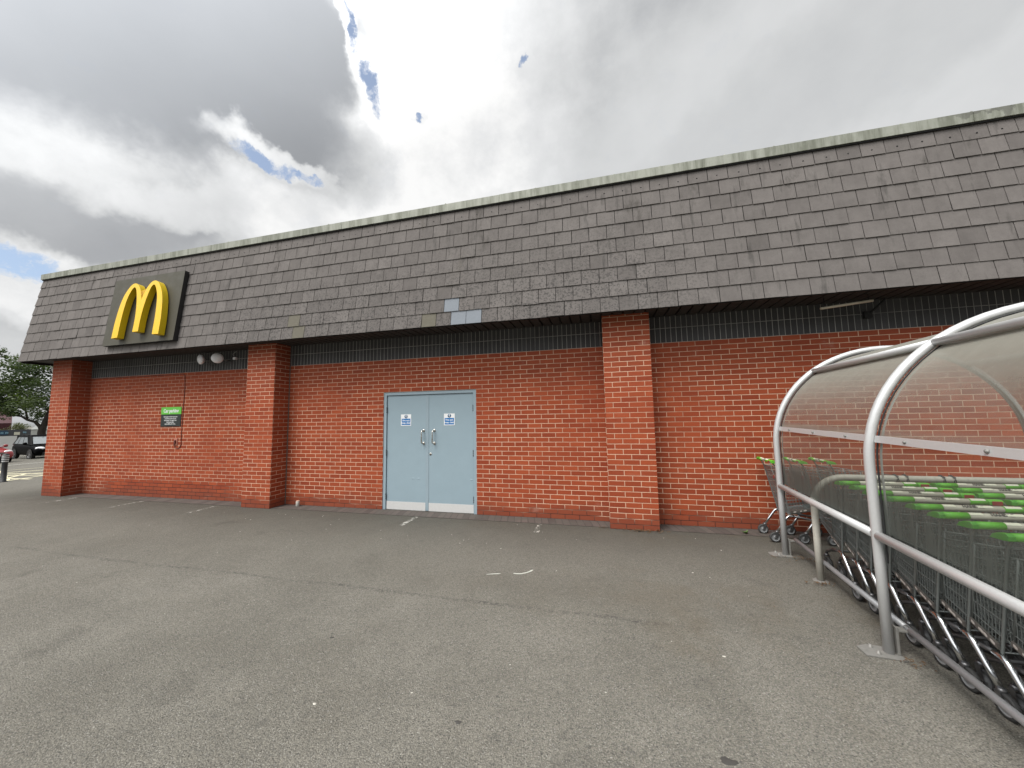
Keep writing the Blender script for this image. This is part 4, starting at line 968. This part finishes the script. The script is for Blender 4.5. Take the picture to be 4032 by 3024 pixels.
mb = MB(); wallbox(mb, h0-u*6+n_*.03, h0+u*.44+n_*.03, .03, .60, 1.02); mb.build('blue_board', M_NAVY, HO)
mb = MB(); wallbox(mb, h0-u*6, h0+u*1.0, .10, gz(-54), .497); mb.build('lower_board', M_WHITEP, HO)
mb = MB(); wallbox(mb, h0+u*1.0, h0+u*1.78, .10, gz(-54), .497); mb.build('lower_board', M_ARCH, HO)
mb = MB(); wallbox(mb, h0+u*.80+n_*.05, h0+u*1.14+n_*.05, .04, .58, .86); mb.build('poster', simple('cream_poster',(.58,.57,.46),.6), HO)
mb = MB()
for a_, r_ in ((.13,.085),(.40,.09),(1.42,.11)):
    c = h0+u*a_+n_*.034
    for k in range(3): p0 = c+u*(-r_+.06*k*r_/.09); mb.raw([(p0.x,p0.y,.80-r_*.7+.03*(k%2)),((p0+u*.045).x,(p0+u*.045).y,.80-r_*.6),((p0+u*.045).x,(p0+u*.045).y,.80+r_*.8),(p0.x,p0.y,.80+r_*.9)], [(0,1,2,3)])
mb.build('decal', M_ICON, HO, fix=False)
RB_ = thing('warehouse', 'dark red clad warehouse beyond the hoarding', 'building', (0,0,0))
ub = Vector((-72.44+72.76, 23.33-22.51)).normalized(); b0 = Vector((-72.44,23.33))
mb = MB(); wallbox(mb, b0-ub*30, b0, 14, gz(-80), 1.78); mb.build('wall', M_REDCLAD, RB_)
mb = MB(); a2, a3 = b0-ub*30, b0; nn = Vector((-ub.y,ub.x)); P_ = [a2,a3,a3+nn*14,a2+nn*14]
mb.raw([(p.x,p.y,1.785) for p in P_]+[((a2+nn*7).x,(a2+nn*7).y,4.2),((a3+nn*7-ub*.2).x,(a3+nn*7).y,3.6)], [(0,1,5,4),(1,2,5),(2,3,4,5),(3,0,4)]); mb.build('roof', M_REDCLAD, RB_, fix=False)
SB_ = thing('storage_shed', 'pale grey shed with low pitched roof left of the brick store', 'building', (0,0,0))
us = Vector((-62.34+62.59, 21.62-21.03)).normalized(); s0 = Vector((-62.62,20.97)); ns = Vector((-us.y,us.x))
mb = MB(); wallbox(mb, s0, s0+us*5.0, 5, gz(-64), .98); mb.build('wall', M_SHED, SB_)
mb = MB(); P_ = [s0-us*.1-ns*.1, s0+us*5.1-ns*.1, s0+us*5.1+ns*5.1, s0-us*.1+ns*5.1]
mb.raw([(p.x,p.y,.985) for p in P_]+[((s0+us*.6+ns*2.5).x,(s0+us*.6+ns*2.5).y,1.75),((s0+us*4.4+ns*2.5).x,(s0+us*4.4+ns*2.5).y,1.75)], [(0,1,5,4),(1,2,5),(2,3,4,5),(3,0,4)]); mb.build('roof', M_SROOF, SB_, fix=False)

# ------------------------------------------------------------------ trees
def leaf_mat(name, c1, c2):
    m, nt, b = mat_new(name); P = pos(nt); t = nt.new('ShaderNodeAttribute', attribute_name='tint').outputs['Fac']
    c = nt.mix(t, c1, c2); nt.put(b.inputs['Base Color'], c); b.inputs['Roughness'].default_value = .55
    tl = nt.new('ShaderNodeBsdfTranslucent'); nt.put(tl.inputs[0], nt.mix(1, c, (1.2,1.3,.6), 'MULTIPLY')); mx = nt.new('ShaderNodeMixShader'); mx.inputs[0].default_value = .30
    nt.put(mx.inputs[1], b.outputs[0]); nt.put(mx.inputs[2], tl.outputs[0]); nt.put(nt.n['Material Output'].inputs[0], mx.outputs[0]); return m
M_LEAF = leaf_mat('dark_green_leaf', (.016,.034,.009), (.070,.105,.022))
M_LEAF2 = leaf_mat('olive_green_leaf', (.050,.062,.022), (.135,.145,.060))
M_LEAF3 = leaf_mat('purple_brown_leaf', (.045,.036,.036), (.095,.075,.070))
M_BARK = simple('dark_bark', (.035,.028,.022), .9, var=.35, vscale=4, bump=.02)
def leaves(mb, c, r, n, s, q, flat=.75):
    base = q.uniform(.15,.75)
    for i in range(n):
        d = Vector((q.gauss(0,1),q.gauss(0,1),q.gauss(0,1))).normalized()*r*(q.random()**.45); d.z *= flat
        p = c+d; a = Vector((q.gauss(0,1),q.gauss(0,1),q.gauss(0,.6))).normalized(); b_ = a.cross(Vector((q.gauss(0,1),q.gauss(0,1),q.gauss(0,1)))).normalized()
        l = s*q.uniform(.6,1.2); w_ = l*q.uniform(.45,.7)
        mb.face([p-a*l*.5, p+b_*w_*.5-a*l*.05, p+a*l*.5, p-b_*w_*.5-a*l*.05], tint=min(1,max(0,base+q.uniform(-.2,.2)+.25*d.z/r)))
def tree(label, base, limbs, clumps, lm, n, s, seed, group=None, r0=.24):
    q = random.Random(seed); t = thing('tree', label, 'tree', base, 0, group); B = Vector(base)
    tb = MB()
    for pts, rr in limbs: tb.tube([Vector(p)-B for p in pts], rr, 9)
    tb.build('trunk', M_BARK, t)
    cb = MB()
    for c, r in clumps: leaves(cb, Vector(c)-B, r, n, s, q)
    cb.build('crown', lm, t, fix=False); return t
q = random.Random(21); cl = []
bx, by = -40.2, 12.32
for i in range(95):
    a = q.uniform(0,6.283); rr = 5.2*math.sqrt(q.uniform(.01,1)); z = q.uniform(2.2,7.4)
    if rr > 5.4*math.sqrt(max(0,1-((z-3.8)/4.0)**2)): continue
    x, y = bx+rr*math.cos(a), by+rr*math.sin(a)
    if z < 3.1 and q.random() < .6: continue
    cl.append(((x,y,z), q.uniform(.55,1.05)))
for (x,y,z,r_) in ((-40.5,11.9,5.6,.9),(-40.6,11.4,5.9,.7),(-40.9,10.9,5.2,.9),(-40.4,11.9,4.4,.9),(-41.0,10.6,4.2,.8),(-40.6,11.5,3.6,.7),(-40.3,12.1,3.2,.8),(-40.9,10.8,3.1,.6),(-41.1,10.3,3.3,.6),(-40.3,12.2,6.2,.9),(-40.8,11.0,2.5,.45),(-41.0,10.4,2.7,.5)): cl.append(((x,y,z),r_))
tree('broad dark green tree behind the black car at the store corner', (bx,by,gz(bx)), [
    ([(bx,by,gz(bx)-.1),(bx-.02,by-.02,.2),(bx-.05,by-.06,1.0),(bx-.02,by+.05,1.7),(bx+.1,by+.3,3.0),(bx+.2,by+.5,5.5)], [.30,.24,.21,.17,.13,.05]),
    ([(bx-.05,by-.06,.95),(bx-.09,by-.14,1.40),(bx-.17,by-.38,1.78),(bx-.30,by-.72,1.95),(bx-.40,by-.98,2.22),(bx-.55,by-1.3,2.30),(bx-.8,by-2.2,3.4)], [.13,.12,.10,.085,.07,.06,.03]),
    ([(bx-.30,by-.72,1.95),(bx-.34,by-.86,2.8),(bx-.3,by-.6,4.2)], [.07,.05,.02]),
    ([(bx+.0,by+.05,1.7),(bx+1.5,by+.8,3.2),(bx+3,by+1.3,4.5)], [.12,.08,.03]),
    ([(bx+.1,by+.3,3.0),(bx-1.2,by+1.6,4.5)], [.09,.03])], cl, M_LEAF, 300, .19, 4)
q = random.Random(31); c2 = [((-54.8+q.uniform(-2.2,2.2), 13.0+q.uniform(-2.2,1.1), q.uniform(4.6,8.6)), q.uniform(.5,.9)) for _ in range(30)]
c2 += [((-54.3,14.9,8.3),.45),((-54.35,14.75,7.9),.4),((-54.3,14.9,7.6),.28)]
tree('tall purple-brown tree at the left edge beyond the hoarding', (-55.2,12.6,gz(-55)), [([(-55.2,12.6,gz(-55)-.1),(-55.1,12.7,2.5),(-54.9,12.9,5.0),(-54.6,13.8,7.2),(-54.35,14.7,8.0)],[.28,.2,.14,.07,.02]),([(-54.9,12.9,5),(-55.8,12.0,7.5)],[.12,.03])], c2, M_LEAF3, 120, .16, 6)
for i, (x, y, w_, h_, lab) in enumerate(((-67.4,22.35,1.3,1.75,'olive bush above the hoarding left of the grey shed'),(-67.9,20.9,1.3,1.35,'low olive bush beyond the hoarding, beside the red warehouse'))):
    q = random.Random(40+i); c3 = [((x+q.uniform(-.7,.7), y+q.uniform(-.7,.7), q.uniform(gz(x)+.4,h_-.2)), .5) for _ in range(26)]
    t = thing('bush', lab, 'bush', (x,y,gz(x)), 0, 'bushes beyond the hoarding'); cb = MB()
    for c, r_ in c3: leaves(cb, Vector(c)-Vector((x,y,gz(x))), r_, 90, .16, q)
    cb.build('foliage', M_LEAF2, t, fix=False)
    tb = MB()
    for k in range(4): tb.tube([(0,0,-.05),(q.uniform(-.3,.3),q.uniform(-.3,.3),.9),(q.uniform(-.6,.6),q.uniform(-.6,.6),1.9)],[.05,.035,.01],6)
    tb.build('stem', M_BARK, t)

# ------------------------------------------------------------------ sky, sun, camera
SUN_EL, SUN_AZ = R(58), R(212)           # azimuth clockwise from +Y, behind and left of the camera, veiled by cloud
sdir = Vector((math.sin(SUN_AZ)*math.cos(SUN_EL), math.cos(SUN_AZ)*math.cos(SUN_EL), math.sin(SUN_EL)))
wld = bpy.data.worlds.new('World'); sc.world = wld; wld.use_nodes = True
nt = NT(wld.node_tree); bg = nt.n['Background']
D = nt.new('ShaderNodeTexCoord').outputs['Generated']
sky = nt.new('ShaderNodeTexSky', sky_type='NISHITA'); sky.sun_disc = False; sky.sun_elevation = SUN_EL; sky.sun_rotation = SUN_AZ; sky.air_density = 1.0; sky.dust_density = 1.5
warp = nt.vmath('SUBTRACT', nt.noise(D, 2.6, 6, .62, 1), (.5,.5,.5)); wf = nt.vmath('SUBTRACT', nt.noise(D, 11, 5, .65, 1), (.5,.5,.5))
Dw = nt.vmath('ADD', D, nt.vmath('ADD', nt.vmath('SCALE', warp, .22), nt.vmath('SCALE', wf, .055)))
Df = nt.vmath('ADD', D, nt.vmath('ADD', nt.vmath('SCALE', warp, .10), nt.vmath('SCALE', wf, .075)))
def ell(vec, c, a, b_, rot, e0=.35, e1=1.35):
    """soft ellipse on the sky about direction c; a along its (rotated) horizontal, b_ along its vertical"""
    c = Vector(c).normalized(); h = Vector((-c.y, c.x, 0)).normalized()*-1; v = h.cross(c); 
    if v.z < 0: v = -v
    ca, sa = math.cos(R(rot)), math.sin(R(rot)); r_ = (h*ca+v*sa)/a; u_ = (v*ca-h*sa)/b_
    d = nt.vmath('SUBTRACT', vec, tuple(c)); p = nt.vmath('DOT_PRODUCT', d, tuple(r_)); q_ = nt.vmath('DOT_PRODUCT', d, tuple(u_))
    r2 = nt.math('ADD', nt.math('MULTIPLY', p, p), nt.math('MULTIPLY', q_, q_))
    return nt.ramp(r2, e1, e0, 0, 1)
n1 = nt.noise(nt.scalev(D, 1, 1, 1.5), 2.2, 8, .58); n2 = nt.noise(D, 6.5, 8, .62)
tex = nt.math('ADD', nt.math('MULTIPLY', nt.math('SUBTRACT', n1, .5), .75), nt.math('MULTIPLY', nt.math('SUBTRACT', n2, .5), .42))
v = nt.math('ADD', .70, nt.math('MULTIPLY', tex, .9))
def layer(v, mask, val, amp):
    return nt.mixf(mask, v, nt.math('ADD', val, nt.math('MULTIPLY', tex, amp)))
v = layer(v, ell(Dw, (.42,.73,.55), .50, .30, 0), .80, .24)                 # even light-grey veil to the right
v = layer(v, ell(Dw, (.50,.60,.62), .55, .10, 8), .73, .25)
v = layer(v, ell(Dw, (-.347,.723,.597), .36, .36, 0, .2, 1.2), 1.0, .85)   # bright break-up in the middle
v = layer(v, ell(Dw, (-.46,.74,.49), .36, .12, -8, .2, 1.2), 1.03, .55)
v = layer(v, ell(Dw, (-.80,.50,.33), .42, .12, 10, .2, 1.3), .80, .80)
v = layer(v, ell(Dw, (-.8345,.4185,.3585), .26, .070, 14), .53, .35)          # lower grey bank
v = layer(v, ell(Dw, (-.70,.60,.36), .20, .045, 12), .62, .40)
v = layer(v, ell(Dw, (-.70,.41,.600), .36, .140, -2, .2, 1.4), .365, .26)   # slate-grey mass, upper left
v = layer(v, ell(Dw, (-.545,.485,.69), .19, .115, 16, .3, 1.25), .39, .22)
v = layer(v, ell(Dw, (-.86,.45,.25), .36, .060, 8), .96, .60)
v = layer(v, ell(Dw, (-.66,.62,.42), .17, .085, -6, .1, 1.5), .95, .70)
v = layer(v, ell(Dw, (-.80,.47,.42), .12, .045, 10, .1, 1.3), .86, .60)
GAPS = [((-.428,.600,.675),.020,.048,24),((-.425,.530,.735),.010,.050,14),((-.652,.5525,.522),.060,.017,-4),((-.600,.608,.522),.040,.013,-12),((-.9054,.3387,.262),.060,.030,-5),((-.1305,.6647,.7356),.008,.013,0),((-.37,.66,.655),.008,.012,0)]
gap = None
for c, a, b_, r_ in GAPS:
    v = layer(v, ell(Dw, c, a*1.7, b_*1.5, r_, .0, 1.7), .92, .8)         # lit rim of cloud round each gap
cloud_v = v
for c, a, b_, r_ in GAPS:
    e_ = ell(Df, c, a, b_, r_, -.1, 1.6); gap = e_ if gap is None else nt.math('MAXIMUM', gap, e_)
cloud = nt.cramp(v, [(0,(.20,.213,.230)),(.42,(.330,.343,.362)),(.58,(.462,.474,.490)),(.74,(.645,.655,.662)),(.90,(.80,.808,.815)),(1.0,(.985,.985,.98))])
wisp = nt.ramp(nt.noise(Df, 17, 6, .66), .36, .66)
gap = nt.ramp(nt.math('ADD', gap, nt.math('MULTIPLY', nt.math('SUBTRACT', wisp, .5), .75)), .30, 1.05)
SKYK = .445                                   # cloud radiance at exposure +1
skyc = nt.mix(.25, nt.mix(1, sky.outputs[0], (.075,.075,.075), 'MULTIPLY'), (.36,.40,.46))
# unseen sky overhead and behind the camera, brightened as added fill light
back = nt.ramp(nt.vmath('DOT_PRODUCT', D, tuple(sdir)), .30, .92, 1.0, 3.6)
dx_, dy_, dz_ = nt.sep(D)[0:3]
low_dimmer = nt.ramp(dz_, .05, .50, .38, 1.0)                    # unseen low sky behind the camera, dimmed to deepen the under-eave shade
back = nt.math('MULTIPLY', back, nt.mixf(nt.ramp(dy_, -.25, .15), low_dimmer, 1.0))
cl_ = nt.vmath('SCALE', cloud, nt.math('MULTIPLY', back, SKYK))
final = nt.mix(gap, cl_, skyc)
below = nt.ramp(nt.sep(D)[2], -.02, .01)
final = nt.mix(below, (.10,.10,.095), final)
nt.put(bg.inputs[0], final); bg.inputs[1].default_value = 1.0
# the sky radiance is written in display units; the Nishita part is scaled to strength ~0.06 above
sl_ = bpy.data.lights.new('sun', 'SUN'); sl_.energy = 1.5; sl_.angle = R(28); sl_.color = (1,.96,.90)
so2 = bpy.data.objects.new('sun', sl_); COL.objects.link(so2); so2.rotation_euler = (-sdir).to_track_quat('-Z','Y').to_euler()

cam = bpy.data.cameras.new('camera'); co = bpy.data.objects.new('camera', cam); COL.objects.link(co)
cam.sensor_fit = 'HORIZONTAL'; cam.sensor_width = 36; cam.lens = 1396.5956/4032*36; cam.clip_start = .05; cam.clip_end = 3000
r_, u_, f_ = Vector((.9693924,.2448680,-.0178329)), Vector((.0386764,-.0805781,.9959976)), Vector((-.2424510,.9662023,.0875824))
co.matrix_world = Matrix(((r_.x,u_.x,-f_.x,2.084719),(r_.y,u_.y,-f_.y,-5.750263),(r_.z,u_.z,-f_.z,1.641963),(0,0,0,1)))
sc.camera = co
sc.view_settings.view_transform = 'Standard'; sc.view_settings.look = 'None'; sc.view_settings.gamma = 1; sc.view_settings.exposure = 1.15
sc.render.engine = 'CYCLES'
try:
    sc.cycles.use_denoising = True; sc.cycles.denoiser = 'OPENIMAGEDENOISE'; sc.cycles.denoising_input_passes = 'RGB_ALBEDO_NORMAL'
except Exception: pass
sc.cycles.max_bounces = 8; sc.cycles.transparent_max_bounces = 24; sc.cycles.diffuse_bounces = 4; sc.cycles.glossy_bounces = 3
sc.cycles.sample_clamp_indirect = 6; sc.cycles.caustics_reflective = False; sc.cycles.caustics_refractive = False
